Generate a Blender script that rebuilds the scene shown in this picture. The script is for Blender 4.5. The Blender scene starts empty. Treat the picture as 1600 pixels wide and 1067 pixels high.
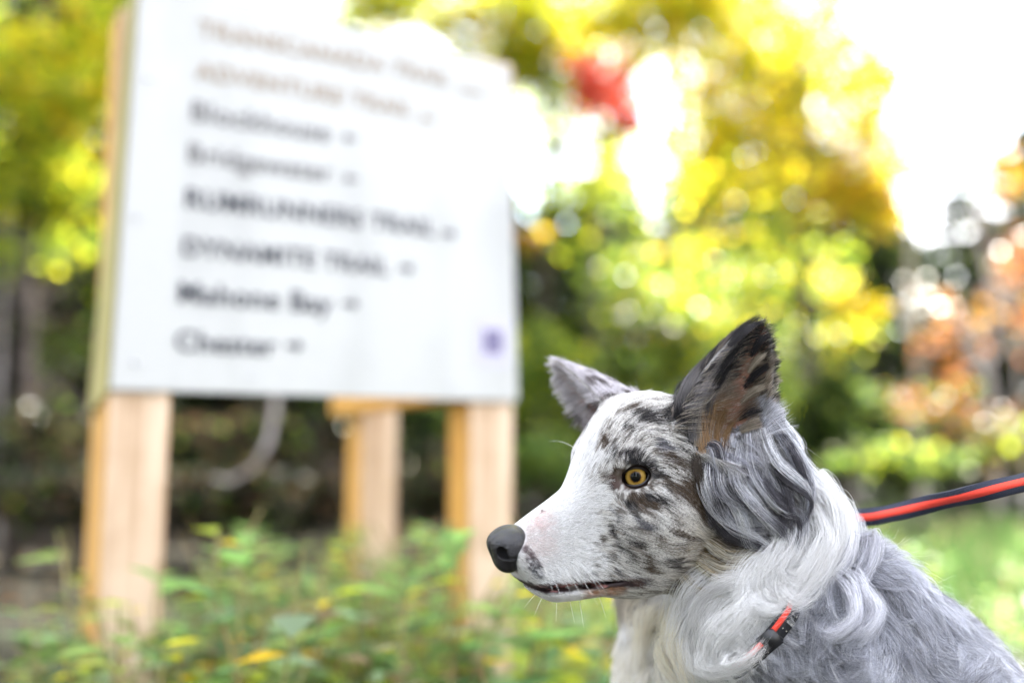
import bpy, bmesh, math, random
import numpy as np
from mathutils import Vector, Matrix, Euler
from mathutils.bvhtree import BVHTree
from mathutils.kdtree import KDTree
R = math.radians
scene = bpy.context.scene
COL = scene.collection

# ---------------------------------------------------------------- camera
FPX = 1555.0                       # focal length in pixels of the 1600 px wide photograph
CAM_H = 0.50
PITCH = R(7.0)
cam_d = bpy.data.cameras.new('camera')
cam_d.sensor_width = 36.0
cam_d.lens = 36.0 * FPX / 1600.0
cam_d.clip_start = 0.02
cam_d.clip_end = 600.0
cam = bpy.data.objects.new('camera', cam_d)
COL.objects.link(cam)
cam.location = (0, 0, CAM_H)
cam.rotation_euler = (R(90) + PITCH, 0, 0)
cam_d.dof.use_dof = True
cam_d.dof.focus_distance = 0.700
cam_d.dof.aperture_fstop = 1.7
cam_d.dof.aperture_blades = 0
scene.camera = cam
CR = np.array(Euler((R(90) + PITCH, 0, 0)).to_matrix())
CP = np.array([0, 0, CAM_H])

# ---------------------------------------------------------------- sky, sun, exposure
SUN_EL, SUN_AZ = R(48), R(38)      # azimuth measured from +Y (view direction) towards +X
world = bpy.data.worlds.new('World')
scene.world = world
world.use_nodes = True
wn = world.node_tree
wn.nodes.clear()
w_out = wn.nodes.new('ShaderNodeOutputWorld')
w_bg = wn.nodes.new('ShaderNodeBackground')
w_sky = wn.nodes.new('ShaderNodeTexSky')
w_sky.sky_type = 'NISHITA'
w_sky.sun_disc = False
w_sky.sun_elevation = SUN_EL
w_sky.sun_rotation = SUN_AZ
w_sky.air_density = 1.0
w_sky.dust_density = 1.0
w_sky.ozone_density = 0.7
w_bg.inputs['Strength'].default_value = 0.15
# a bright veil of thin cloud over the whole dome, broken by bluer gaps
w_tc = wn.nodes.new('ShaderNodeTexCoord')
w_n = wn.nodes.new('ShaderNodeTexNoise'); w_n.inputs['Scale'].default_value = 3.0; w_n.inputs['Detail'].default_value = 5
wn.links.new(w_tc.outputs['Generated'], w_n.inputs['Vector'])
w_r = wn.nodes.new('ShaderNodeMapRange'); w_r.inputs[1].default_value = .35; w_r.inputs[2].default_value = .60; w_r.inputs[3].default_value = .25; w_r.inputs[4].default_value = .85
wn.links.new(w_n.outputs[0], w_r.inputs[0])
w_m = wn.nodes.new('ShaderNodeMix'); w_m.data_type = 'RGBA'
wn.links.new(w_r.outputs[0], w_m.inputs[0]); wn.links.new(w_sky.outputs[0], w_m.inputs[6]); w_m.inputs[7].default_value = (3.7, 3.5, 3.35, 1)
wn.links.new(w_m.outputs[2], w_bg.inputs[0])
wn.links.new(w_bg.outputs[0], w_out.inputs[0])
sun_d = bpy.data.lights.new('sun', 'SUN')
sun_d.energy = 5.0
sun_d.angle = R(2.0)
sun_d.color = (1.0, 0.95, 0.86)
sun = bpy.data.objects.new('sun', sun_d)
COL.objects.link(sun)
sun.rotation_euler = Vector((-math.sin(SUN_AZ) * math.cos(SUN_EL), -math.cos(SUN_AZ) * math.cos(SUN_EL), -math.sin(SUN_EL))).to_track_quat('-Z', 'Y').to_euler()
scene.view_settings.view_transform = 'Standard'
scene.view_settings.look = 'None'
scene.view_settings.gamma = 1.0
scene.view_settings.use_curve_mapping = False
scene.view_settings.exposure = 3.6
scene.render.engine = 'CYCLES'
scene.cycles.use_denoising = True
scene.cycles.max_bounces = 8
scene.cycles.diffuse_bounces = 4
scene.cycles.glossy_bounces = 3
scene.cycles.transmission_bounces = 4
scene.cycles.transparent_max_bounces = 8
scene.cycles.sample_clamp_indirect = 6.0
scene.cycles_curves.shape = 'RIBBONS'

rng = np.random.default_rng(7)
random.seed(7)

# ---------------------------------------------------------------- helpers
def ray(px, py):
    d = CR @ np.array([(px - 800) / FPX, (533.5 - py) / FPX, -1.0])
    return d

def at(px, py, Y):
    """world point on the line of sight of a pixel of the photograph, at world depth Y"""
    d = ray(px, py)
    return CP + d * (Y / d[1])

def on_ground(px, Y):
    d = ray(px, 724)
    return np.array([d[0] * Y / d[1], Y, 0.0])

def on_plane(px, py, p0, n):
    d = ray(px, py)
    return CP + d * (np.dot(p0 - CP, n) / np.dot(d, n))

def tag(o, label=None, cat=None, group=None, kind=None):
    if label: o['label'] = label
    if cat: o['category'] = cat
    if group: o['group'] = group
    if kind: o['kind'] = kind
    return o

def empty(name, loc=(0, 0, 0), rz=0.0):
    o = bpy.data.objects.new(name, None)
    o.empty_display_size = 0.1
    COL.objects.link(o)
    o.location = loc
    o.rotation_euler = (0, 0, rz)
    return o

def link_mesh(name, me, mat=None, parent=None, smooth=False):
    o = bpy.data.objects.new(name, me)
    COL.objects.link(o)
    if mat is not None:
        me.materials.append(mat)
    if parent is not None:
        o.parent = parent
    if smooth:
        me.polygons.foreach_set('use_smooth', [True] * len(me.polygons))
    return o

def mesh_np(name, V, F, cols=None):
    """mesh from numpy vertices and same-size faces (n,3) or (n,4); cols = per-vertex colour"""
    V = np.asarray(V, np.float32); F = np.asarray(F, np.int32)
    me = bpy.data.meshes.new(name)
    me.vertices.add(len(V)); me.vertices.foreach_set('co', V.ravel())
    k = F.shape[1]
    me.loops.add(F.size); me.loops.foreach_set('vertex_index', F.ravel())
    me.polygons.add(len(F))
    me.polygons.foreach_set('loop_start', np.arange(0, F.size, k, dtype=np.int32))
    me.polygons.foreach_set('loop_total', np.full(len(F), k, np.int32))
    me.update(calc_edges=True)
    if cols is not None:
        a = me.color_attributes.new('col', 'FLOAT_COLOR', 'POINT')
        c = np.ones((len(V), 4), np.float32); c[:, :3] = cols
        a.data.foreach_set('color', c.ravel())
    return me

def bm_obj(name, bm, mat=None, parent=None, smooth=False):
    me = bpy.data.meshes.new(name)
    bm.to_mesh(me); bm.free()
    return link_mesh(name, me, mat, parent, smooth)

def hash3(ix, iy, iz, seed):
    h = (ix.astype(np.int64) * 374761393 + iy.astype(np.int64) * 668265263 + iz.astype(np.int64) * 2147483647 + seed * 144665) & 0xffffffff
    h = ((h ^ (h >> 13)) * 1274126177) & 0xffffffff
    h = ((h ^ (h >> 16)) * 2246822519) & 0xffffffff
    return ((h ^ (h >> 15)) & 0xffffff).astype(np.float64) / float(0xffffff)

def vnoise(p, scale, seed=0):
    """smooth value noise 0..1, p (n,3)"""
    q = np.asarray(p) * scale
    i = np.floor(q); f = q - i; f = f * f * f * (f * (f * 6 - 15) + 10)
    i = i.astype(np.int64)
    r = 0
    for dx in (0, 1):
        wx = f[:, 0] if dx else 1 - f[:, 0]
        for dy in (0, 1):
            wy = f[:, 1] if dy else 1 - f[:, 1]
            for dz in (0, 1):
                wz = f[:, 2] if dz else 1 - f[:, 2]
                r = r + wx * wy * wz * hash3(i[:, 0] + dx, i[:, 1] + dy, i[:, 2] + dz, seed)
    return r

def fbm(p, scale, seed=0, oct=3):
    r, a, t = 0, 1.0, 0
    for k in range(oct):
        r = r + a * vnoise(p, scale * 2 ** k, seed + k * 17); t += a; a *= 0.5
    return r / t

def unit(v):
    v = np.asarray(v, float)
    return v / np.maximum(np.linalg.norm(v, axis=-1, keepdims=True), 1e-9)

def sstep(a, b, x):
    t = np.clip((x - a) / (b - a), 0, 1)
    return t * t * (3 - 2 * t)

# ---------------------------------------------------------------- materials
def new_mat(name):
    m = bpy.data.materials.new(name); m.use_nodes = True
    nt = m.node_tree; nt.nodes.clear()
    out = nt.nodes.new('ShaderNodeOutputMaterial')
    b = nt.nodes.new('ShaderNodeBsdfPrincipled')
    nt.links.new(b.outputs[0], out.inputs[0])
    return m, nt, b, out

def plain(name, col, rough=0.6, spec=0.4, noise=None, bump=0.0, bscale=200, metallic=0.0):
    m, nt, b, out = new_mat(name)
    b.inputs['Roughness'].default_value = rough
    b.inputs['Specular IOR Level'].default_value = spec
    b.inputs['Metallic'].default_value = metallic
    b.inputs['Base Color'].default_value = (*col, 1)
    tc = nt.nodes.new('ShaderNodeTexCoord')
    if noise:
        c2, sc = noise
        n = nt.nodes.new('ShaderNodeTexNoise'); n.inputs['Scale'].default_value = sc; n.inputs['Detail'].default_value = 5
        nt.links.new(tc.outputs['Object'], n.inputs['Vector'])
        r = nt.nodes.new('ShaderNodeValToRGB')
        r.color_ramp.elements[0].color = (*col, 1); r.color_ramp.elements[0].position = 0.35
        r.color_ramp.elements[1].color = (*c2, 1); r.color_ramp.elements[1].position = 0.68
        nt.links.new(n.outputs[0], r.inputs[0]); nt.links.new(r.outputs[0], b.inputs['Base Color'])
    if bump:
        n2 = nt.nodes.new('ShaderNodeTexNoise'); n2.inputs['Scale'].default_value = bscale; n2.inputs['Detail'].default_value = 4
        nt.links.new(tc.outputs['Object'], n2.inputs['Vector'])
        bp = nt.nodes.new('ShaderNodeBump'); bp.inputs['Strength'].default_value = bump; bp.inputs['Distance'].default_value = 0.002
        nt.links.new(n2.outputs[0], bp.inputs['Height']); nt.links.new(bp.outputs[0], b.inputs['Normal'])
    return m

def attr_mat(name, rough=0.6, spec=0.3, transl=0.0, attr='col'):
    """base colour from a per-vertex / per-strand colour attribute, optional translucency (leaves, fur)"""
    m, nt, b, out = new_mat(name)
    a = nt.nodes.new('ShaderNodeAttribute'); a.attribute_name = attr
    nt.links.new(a.outputs['Color'], b.inputs['Base Color'])
    b.inputs['Roughness'].default_value = rough
    b.inputs['Specular IOR Level'].default_value = spec
    if transl > 0:
        t = nt.nodes.new('ShaderNodeBsdfTranslucent')
        nt.links.new(a.outputs['Color'], t.inputs['Color'])
        mx = nt.nodes.new('ShaderNodeMixShader'); mx.inputs[0].default_value = transl
        nt.links.new(b.outputs[0], mx.inputs[1]); nt.links.new(t.outputs[0], mx.inputs[2])
        nt.links.new(mx.outputs[0], out.inputs[0])
    return m
# ================================================================ SETTING
# ---- ground: one sheet out to the horizon, gently uneven near the camera
def ground_z(x, y):
    p = np.stack([x, y, np.zeros_like(x)], 1)
    near = 1 - sstep(12, 30, np.hypot(x, y))
    return (fbm(p, .35, 5, 3) - .5) * .16 * near * sstep(.6, 2.2, np.hypot(x, y - .7)) - .02
ga = np.concatenate([-np.geomspace(400, 9, 14), np.linspace(-8, 8, 90), np.geomspace(9, 400, 14)])
gy = np.concatenate([-np.geomspace(400, 4, 12), np.linspace(-3, 14, 96), np.geomspace(15, 400, 14)])
GX, GY = np.meshgrid(ga, gy, indexing='ij')
gz = ground_z(GX.ravel(), GY.ravel())
gi_ = np.arange(GX.size).reshape(GX.shape)
GF = np.stack([gi_[:-1, :-1], gi_[1:, :-1], gi_[1:, 1:], gi_[:-1, 1:]], -1).reshape(-1, 4)
def ground_mat():
    m, nt, b, out = new_mat('forest_floor')
    tc = nt.nodes.new('ShaderNodeTexCoord')
    n1 = nt.nodes.new('ShaderNodeTexNoise'); n1.inputs['Scale'].default_value = 1.1; n1.inputs['Detail'].default_value = 6
    n2 = nt.nodes.new('ShaderNodeTexNoise'); n2.inputs['Scale'].default_value = 22; n2.inputs['Detail'].default_value = 5
    nt.links.new(tc.outputs['Object'], n1.inputs[0]); nt.links.new(tc.outputs['Object'], n2.inputs[0])
    r1 = nt.nodes.new('ShaderNodeValToRGB'); e = r1.color_ramp.elements
    e[0].position = .38; e[0].color = (.024, .017, .012, 1); e[1].position = .66; e[1].color = (.022, .034, .010, 1)
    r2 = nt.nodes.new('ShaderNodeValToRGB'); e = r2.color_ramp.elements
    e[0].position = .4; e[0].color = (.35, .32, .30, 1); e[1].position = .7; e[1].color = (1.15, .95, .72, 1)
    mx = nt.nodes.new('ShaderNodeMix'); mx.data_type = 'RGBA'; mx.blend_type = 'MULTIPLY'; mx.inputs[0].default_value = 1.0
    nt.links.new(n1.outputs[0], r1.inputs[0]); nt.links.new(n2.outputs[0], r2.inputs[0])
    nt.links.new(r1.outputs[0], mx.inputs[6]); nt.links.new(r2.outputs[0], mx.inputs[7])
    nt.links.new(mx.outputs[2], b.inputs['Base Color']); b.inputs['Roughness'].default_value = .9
    return m
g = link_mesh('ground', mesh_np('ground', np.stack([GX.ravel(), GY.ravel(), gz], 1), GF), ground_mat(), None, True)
tag(g, kind='structure')

# ---- leaves and wood
M_leaf = attr_mat('leaf', .40, .40, .66)
M_bark = plain('bark', (.045, .035, .03), .9, .2, noise=((.11, .09, .08), 14), bump=.8, bscale=40)
M_palebark = plain('pale_bark', (.26, .22, .21), .85, .2, noise=((.48, .43, .42), 10), bump=.6, bscale=40)

def leaf_quads(P, size, Nrm=None, flat=.5):
    """diamond leaves with a fold: 4 vertices each"""
    n = len(P)
    a = unit(rng.normal(0, 1, (n, 3)) * np.array([1, 1, flat]))
    up = unit(rng.normal(0, 1, (n, 3)) * .8 + np.array([0, 0, .9])) if Nrm is None else Nrm
    b = unit(np.cross(a, up)); up = np.cross(b, a)
    s = size * rng.uniform(.65, 1.3, n)[:, None]
    V = np.empty((n, 4, 3))
    V[:, 0] = P - a * s * .5; V[:, 2] = P + a * s * .55
    V[:, 1] = P + b * s * .36 + up * s * .10; V[:, 3] = P - b * s * .36 + up * s * .10
    return V.reshape(-1, 3), np.arange(n * 4).reshape(-1, 4)

PAL = dict(
    yellow=[(.72, .56, .02), (.78, .62, .04), (.62, .56, .03), (.72, .46, .02), (.48, .52, .03)],
    lime=[(.42, .50, .03), (.32, .42, .025), (.56, .55, .03), (.20, .30, .025)],
    green=[(.10, .17, .03), (.14, .22, .035), (.07, .12, .025), (.22, .26, .04)],
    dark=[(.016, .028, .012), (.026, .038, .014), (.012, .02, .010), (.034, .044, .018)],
    orange=[(.40, .15, .025), (.32, .11, .03), (.40, .22, .04), (.24, .09, .035)],
    red=[(.78, .12, .11), (.72, .16, .08), (.80, .24, .18)],
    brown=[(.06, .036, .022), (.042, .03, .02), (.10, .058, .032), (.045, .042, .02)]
    , turf=[(.036, .08, .02), (.05, .10, .025), (.028, .065, .018), (.075, .105, .035)],
    herb=[(.21, .37, .10), (.30, .42, .12), (.16, .31, .12), (.38, .43, .11), (.32, .44, .26)],
    straw=[(.30, .24, .13), (.34, .29, .18), (.28, .17, .10), (.32, .21, .14)],
)
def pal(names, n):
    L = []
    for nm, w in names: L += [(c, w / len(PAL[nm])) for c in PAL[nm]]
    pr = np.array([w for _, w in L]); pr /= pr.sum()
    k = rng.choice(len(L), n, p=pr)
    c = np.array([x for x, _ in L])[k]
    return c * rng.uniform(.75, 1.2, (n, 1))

def cloud(center, r, n, lump=22, spread=.20):
    """leaf positions gathered in clusters inside an ellipsoid, leaving gaps"""
    cl = unit(rng.normal(0, 1, (lump, 3))) * (rng.random((lump, 1)) ** .4) * np.asarray(r) + center
    k = rng.integers(0, lump, n)
    return cl[k] + rng.normal(0, 1, (n, 3)) * np.asarray(r) * spread, cl

def tube(bm, pts, radii, seg=8):
    rings = []
    for i, p in enumerate(pts):
        p = Vector(p)
        t = (Vector(pts[min(i + 1, len(pts) - 1)]) - Vector(pts[max(i - 1, 0)])).normalized()
        x = t.orthogonal().normalized(); y = t.cross(x)
        rings.append([bm.verts.new(p + (x * math.cos(2 * math.pi * k / seg) + y * math.sin(2 * math.pi * k / seg)) * radii[i]) for k in range(seg)])
    for a, b in zip(rings, rings[1:]):
        for k in range(seg):
            bm.faces.new((a[k], a[(k + 1) % seg], b[(k + 1) % seg], b[k]))
    bm.faces.new(list(reversed(rings[0]))); bm.faces.new(rings[-1])

def wobble_line(a, b, n, amp):
    a, b = np.asarray(a, float), np.asarray(b, float)
    t = np.linspace(0, 1, n)[:, None]
    w = rng.normal(0, amp, (n, 3)); w[0] = 0; w[-1] = 0
    return a + (b - a) * t + w

def tree(name, label, cat, base, top, r0, blobs, bark, group=None, leaf=.075, limbs=7):
    """blobs: list of (centre, radii, leaf count, palette). thing > trunk (with limbs), crown"""
    base = np.asarray(base, float)
    root = empty(name, base); tag(root, label, cat, group)
    bm = bmesh.new()
    line = wobble_line((0, 0, -.1), np.asarray(top) - base, 8, .03)
    tube(bm, line, np.linspace(r0, r0 * .25, 8), 10)
    VV, FF, CC, off = [], [], [], 0
    for (c, r, n, names) in blobs:
        c = np.asarray(c, float) - base
        P, cl = cloud(c, r, n)
        for q in cl[:limbs]:
            k = int(np.clip(np.searchsorted(line[:, 2], q[2] - .5), 1, 6))
            tube(bm, wobble_line(line[k], q, 5, .04), np.linspace(r0 * .30, r0 * .07, 5), 6)
        V, F = leaf_quads(P, leaf)
        VV.append(V); FF.append(F + off); off += len(V); CC.append(np.repeat(pal(names, n), 4, 0))
    bm_obj('trunk', bm, bark, root, True)
    if VV:
        cr = link_mesh('crown', mesh_np('crown', np.concatenate(VV), np.concatenate(FF), np.concatenate(CC)), M_leaf, root)
        cr['kind'] = 'stuff'
    return root

def B(px, py, rx, rz, Y, n, names):
    k = Y / FPX
    return (at(px, py, Y), (rx * k, max(rx, rz) * k * .8, rz * k), n, names)
def G(px, Y):
    p = on_ground(px, Y); p[2] = ground_z(np.array([p[0]]), np.array([p[1]]))[0]; return p

# ---- trees in front of the wood, each with its own crown
tree('maple_tree', 'yellow maple with a broad bright crown, right of the sign and above the dog', 'tree', G(1275, 7.4), at(1240, 20, 7.2), .07,
     [B(1230, 120, 190, 190, 7.0, 3000, [('yellow', 4), ('lime', 1)]), B(1330, 300, 90, 70, 6.8, 900, [('yellow', 3), ('orange', 1)]), B(1190, 400, 170, 110, 7.4, 1500, [('yellow', .9), ('lime', .6), ('green', 3)]), B(1060, 30, 120, 90, 7.3, 1500, [('yellow', 3), ('lime', 2)]), B(1340, 490, 45, 30, 6.6, 160, [('yellow', 3), ('orange', 1)]), B(1300, 20, 100, 120, 7.6, 800, [('yellow', 2), ('lime', 1)]), B(1180, 20, 150, 110, 7.8, 1000, [('yellow', 3), ('lime', 1)]), B(1150, 230, 110, 120, 7.6, 800, [('yellow', 2), ('lime', 1)]), B(1000, 20, 110, 60, 7.4, 900, [('yellow', 2), ('lime', 2)]), B(1330, 160, 70, 100, 7.4, 900, [('yellow', 3)]), B(1400, 240, 80, 60, 7.3, 260, [('yellow', 3), ('orange', .5)]), B(1400, 70, 50, 90, 7.3, 160, [('yellow', 3)])], M_bark)
tree('maple_tree', 'green and yellow tree with drooping low boughs directly behind the dog\'s ears', 'tree', G(1042, 9.0), at(1045, 330, 9.0), .085,
     [B(1050, 470, 120, 120, 8.8, 2200, [('green', 4), ('lime', .5), ('yellow', .35)]), B(1200, 560, 150, 90, 8.6, 2000, [('green', 4), ('lime', .6), ('yellow', .35)]), B(1120, 620, 200, 60, 8.4, 1600, [('green', 3), ('lime', .6)]), B(1290, 480, 60, 90, 8.2, 600, [('lime', 2), ('yellow', 1), ('green', 1)])], M_bark)
tree('maple_tree', 'young maple with a cluster of red leaves among bare twigs by the bright sky', 'tree', G(925, 7.8), at(935, 130, 7.8), .035,
     [B(945, 135, 55, 68, 7.6, 800, [('red', 1)]), B(985, 185, 28, 30, 7.6, 160, [('red', 1)]), B(1112, 140, 24, 22, 7.5, 60, [('red', 1), ('orange', 1)]), B(905, 90, 40, 40, 7.7, 120, [('orange', 1), ('yellow', 1)])], M_bark, limbs=3)
tree('birch_tree', 'slender tree with thin lime yellow leaves reaching over the top of the sign', 'tree', G(840, 8.6), at(860, 10, 8.6), .05,
     [B(880, 20, 130, 80, 8.4, 1500, [('lime', 3), ('yellow', 2)]), B(650, -10, 160, 60, 8.4, 1700, [('lime', 3), ('green', 1), ('yellow', 1)]), B(830, 372, 26, 22, 8.0, 90, [('orange', 2), ('yellow', 1)]), B(600, 5, 130, 40, 8.3, 700, [('lime', 3), ('yellow', 2)]), B(725, 40, 80, 45, 8.3, 450, [('lime', 3), ('yellow', 3)]), B(800, 85, 55, 50, 8.3, 160, [('lime', 2), ('yellow', 1)]), B(640, 45, 190, 60, 8.5, 600, [('lime', 3), ('yellow', 2)]), B(800, 90, 80, 60, 8.4, 420, [('lime', 2), ('yellow', 2)]), B(1000, 190, 130, 110, 8.2, 520, [('lime', 2), ('yellow', 2)]), B(870, 150, 90, 90, 8.4, 600, [('lime', 2), ('green', 1)]), B(860, 60, 90, 70, 8.6, 900, [('lime', 2), ('yellow', 2)]), B(960, 260, 120, 90, 8.9, 800, [('lime', 2), ('green', 2)]), B(840, 190, 80, 110, 8.7, 700, [('lime', 2), ('green', 1)]), B(880, 330, 50, 70, 8.8, 600, [('lime', 2), ('green', 1)])], M_bark)
tree('maple_tree', 'bright lime and yellow tree at the left edge beside the sign', 'tree', G(30, 5.4), at(60, -30, 5.2), .05,
     [B(80, 110, 140, 110, 5.0, 1700, [('lime', 3), ('yellow', 2.5)]), B(50, 280, 130, 80, 5.3, 1100, [('lime', 3), ('green', 1.5), ('yellow', 1)]), B(70, 400, 110, 60, 5.6, 260, [('lime', 2), ('green', 2)]), B(100, 540, 70, 60, 5.8, 160, [('green', 2), ('brown', 1)]), B(-120, 100, 140, 200, 5.4, 1400, [('lime', 2), ('green', 2)]), B(160, 20, 60, 60, 5.6, 600, [('green', 2), ('lime', 2)])], M_bark)
tree('birch_tree', 'grey trunked tree with sparse orange leaves, left of the two at the right edge', 'tree', G(1430, 8.2), at(1425, 240, 8.2), .045,
     [B(1470, 500, 50, 60, 8.0, 90, [('orange', 2), ('brown', 1)]), B(1410, 620, 60, 40, 8.0, 80, [('orange', 2), ('brown', 1)]), B(1410, 250, 40, 40, 8.2, 90, [('yellow', 1)])], M_palebark)
tree('birch_tree', 'pale forked tree with orange leaves at the far right edge', 'tree', G(1553, 7.0), at(1530, 200, 7.0), .035,
     [B(1555, 270, 45, 40, 6.9, 200, [('orange', 2), ('yellow', 1)]), B(1490, 540, 50, 80, 7.0, 70, [('orange', 3), ('brown', 1)]), B(1600, 470, 50, 90, 7.2, 110, [('orange', 3), ('brown', 1)])], M_palebark)
tree('bare_sapling', 'thin bare pale sapling close to the far right orange tree', 'tree', G(1600, 6.6), at(1572, 330, 6.6), .022, [B(1580, 400, 30, 50, 6.6, 40, [('orange', 1)])], M_palebark, limbs=5)
# unseen maples added to keep the sun off the dog, sign and ground
for (bx, by, c, r, n) in ((3.4, 2.3, (2.2, 3.0, 3.9), (1.5, 1.2, .9), 2900), (-3.6, 4.2, (-1.6, 5.0, 4.9), (2.2, 1.6, 1.0), 4500), (2.0, 10.5, (1.0, 7.6, 6.2), (2.4, 1.6, 1.0), 3600), (4.2, 4.6, (1.4, 4.5, 4.2), (1.5, 1.2, .8), 2600), (-5.5, 7.0, (-3.4, 6.6, 5.6), (2.2, 2.0, 1.2), 4000)):
    z0 = ground_z(np.array([bx]), np.array([by]))[0]
    tree('maple_tree', 'tall maple with a yellow green crown, added out of view as a sunshade', 'tree', (bx, by, z0), (bx * .85, by, c[2] + .3), .12, [(np.array(c), r, n, [('lime', 3), ('yellow', 1), ('green', 2)])], M_bark, 'maples added out of view for shade', .13, 10)
# shrubs
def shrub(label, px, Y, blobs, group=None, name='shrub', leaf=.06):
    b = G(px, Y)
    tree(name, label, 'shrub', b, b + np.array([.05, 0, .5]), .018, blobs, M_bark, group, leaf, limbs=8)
shrub('orange and tan shrub low between the two pale trunks at right', 1480, 6.4, [B(1490, 650, 90, 45, 6.3, 380, [('orange', 1.2), ('brown', 2), ('green', 1)]), B(1560, 690, 80, 45, 6.3, 380, [('orange', .8), ('lime', 1), ('green', 1), ('brown', 1.5)])])
shrub('green shrub to the right of the dog\'s far ear and the sign post', 850, 5.6, [B(860, 600, 90, 90, 5.6, 1300, [('green', 3), ('lime', 1)]), B(840, 720, 70, 40, 5.2, 700, [('green', 2), ('herb', 1)])])
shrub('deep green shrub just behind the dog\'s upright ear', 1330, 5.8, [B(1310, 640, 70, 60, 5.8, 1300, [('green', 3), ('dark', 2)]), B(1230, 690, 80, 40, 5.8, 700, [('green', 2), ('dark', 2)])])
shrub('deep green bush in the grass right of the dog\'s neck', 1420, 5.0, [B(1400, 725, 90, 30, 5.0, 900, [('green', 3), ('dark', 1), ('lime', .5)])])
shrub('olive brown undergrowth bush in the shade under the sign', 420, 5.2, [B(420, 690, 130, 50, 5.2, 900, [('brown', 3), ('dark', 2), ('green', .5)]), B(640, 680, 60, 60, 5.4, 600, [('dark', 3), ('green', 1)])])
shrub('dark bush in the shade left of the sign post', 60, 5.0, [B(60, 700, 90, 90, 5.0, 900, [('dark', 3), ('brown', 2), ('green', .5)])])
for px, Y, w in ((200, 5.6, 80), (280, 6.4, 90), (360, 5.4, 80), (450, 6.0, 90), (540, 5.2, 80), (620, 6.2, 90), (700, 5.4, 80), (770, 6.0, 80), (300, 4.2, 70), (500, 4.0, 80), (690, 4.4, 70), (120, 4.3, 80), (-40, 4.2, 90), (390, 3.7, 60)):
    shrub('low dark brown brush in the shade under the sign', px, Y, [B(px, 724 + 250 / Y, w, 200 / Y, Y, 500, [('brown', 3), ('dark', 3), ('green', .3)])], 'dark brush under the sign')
# thin trunks and twigs at the left
for px, Y, lean, lab, rr_, mm_ in ((10, 5.6, -5, 'thin grey trunk at the very left edge of the wood', .02, M_palebark), (72, 6.4, 8, 'thin dark trunk between the left edge and the sign', .022, M_bark), (120, 6.0, 4, 'slim dark trunk just left of the sign', .018, M_bark)):
    tree('bare_tree', lab, 'tree', G(px, Y), at(px + lean, -60, Y), rr_, [], mm_)
bm = bmesh.new()
tube(bm, [at(470, -200, 3.5), at(445, 300, 3.4), at(433, 560, 3.4), at(430, 640, 3.4), at(420, 690, 3.4), at(398, 730, 3.4), at(360, 752, 3.42), at(330, 745, 3.5)], [.012, .011, .010, .010, .010, .009, .007, .003], 8)
o = bm_obj('bent_branch', bm, M_palebark, None, True); tag(o, 'pale curved dead branch hooking down under the sign', 'branch')
bm = bmesh.new()
tube(bm, [at(20, 560, 4.4), at(70, 590, 4.4), at(140, 640, 4.4), at(190, 700, 4.4)], [.006, .008, .008, .006], 8)
tube(bm, [at(150, 430, 4.4), at(110, 420, 4.4), at(60, 470, 4.4), at(20, 560, 4.4)], [.003, .004, .005, .006], 8)
tube(bm, [at(190, 700, 4.4), at(200, 800, 4.4), G(205, 4.4)], [.006, .006, .007], 8)
o = bm_obj('fallen_branch', bm, M_bark, None, True); tag(o, 'grey dead branch slanting down behind the left sign post', 'branch')

# ---- the wood behind: spruces and dark trees, each its own thing
def spruce_proto(h, rad, n, names):
    bm = bmesh.new()
    tube(bm, [(0, 0, -.1), (0, 0, h * .5), (0, 0, h)], [.09, .06, .01], 8)
    t = rng.random(n) ** .8
    z = h * (.06 + .94 * t)
    lay = (np.floor(z * 3.2) + .5) / 3.2
    r = rad * (1 - t) ** .8 * rng.uniform(.25, 1.0, n) + .04
    nb = 9; a = (rng.integers(0, nb, n) + hash3(np.floor(z * 3.2).astype(int), np.zeros(n, int), np.zeros(n, int), 3) * 6.28) * 2 * math.pi / nb + rng.normal(0, .16, n)
    P = np.stack([r * np.cos(a), r * np.sin(a), lay * .6 + z * .4 - r * .28], 1)
    V, F = leaf_quads(P, .20, flat=.3)
    me_t = bpy.data.meshes.new('trunk'); bm.to_mesh(me_t); bm.free(); me_t.materials.append(M_bark)
    me_c = mesh_np('crown', V, F, np.repeat(pal(names, n), 4, 0)); me_c.materials.append(M_leaf)
    return me_t, me_c
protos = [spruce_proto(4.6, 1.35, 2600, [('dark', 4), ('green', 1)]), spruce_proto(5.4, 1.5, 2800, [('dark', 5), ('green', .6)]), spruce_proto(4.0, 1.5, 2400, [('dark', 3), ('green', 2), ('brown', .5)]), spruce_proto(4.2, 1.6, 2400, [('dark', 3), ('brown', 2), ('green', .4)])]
def spruce(px, Y, k, sc):
    root = empty('spruce_tree', G(px, Y), rng.random() * 6.28); root.scale = (sc, sc, sc * rng.uniform(.92, 1.08))
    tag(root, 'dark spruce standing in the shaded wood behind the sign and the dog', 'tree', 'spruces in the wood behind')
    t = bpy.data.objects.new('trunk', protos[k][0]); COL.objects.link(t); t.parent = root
    c = bpy.data.objects.new('crown', protos[k][1]); COL.objects.link(c); c.parent = root; c['kind'] = 'stuff'
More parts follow.
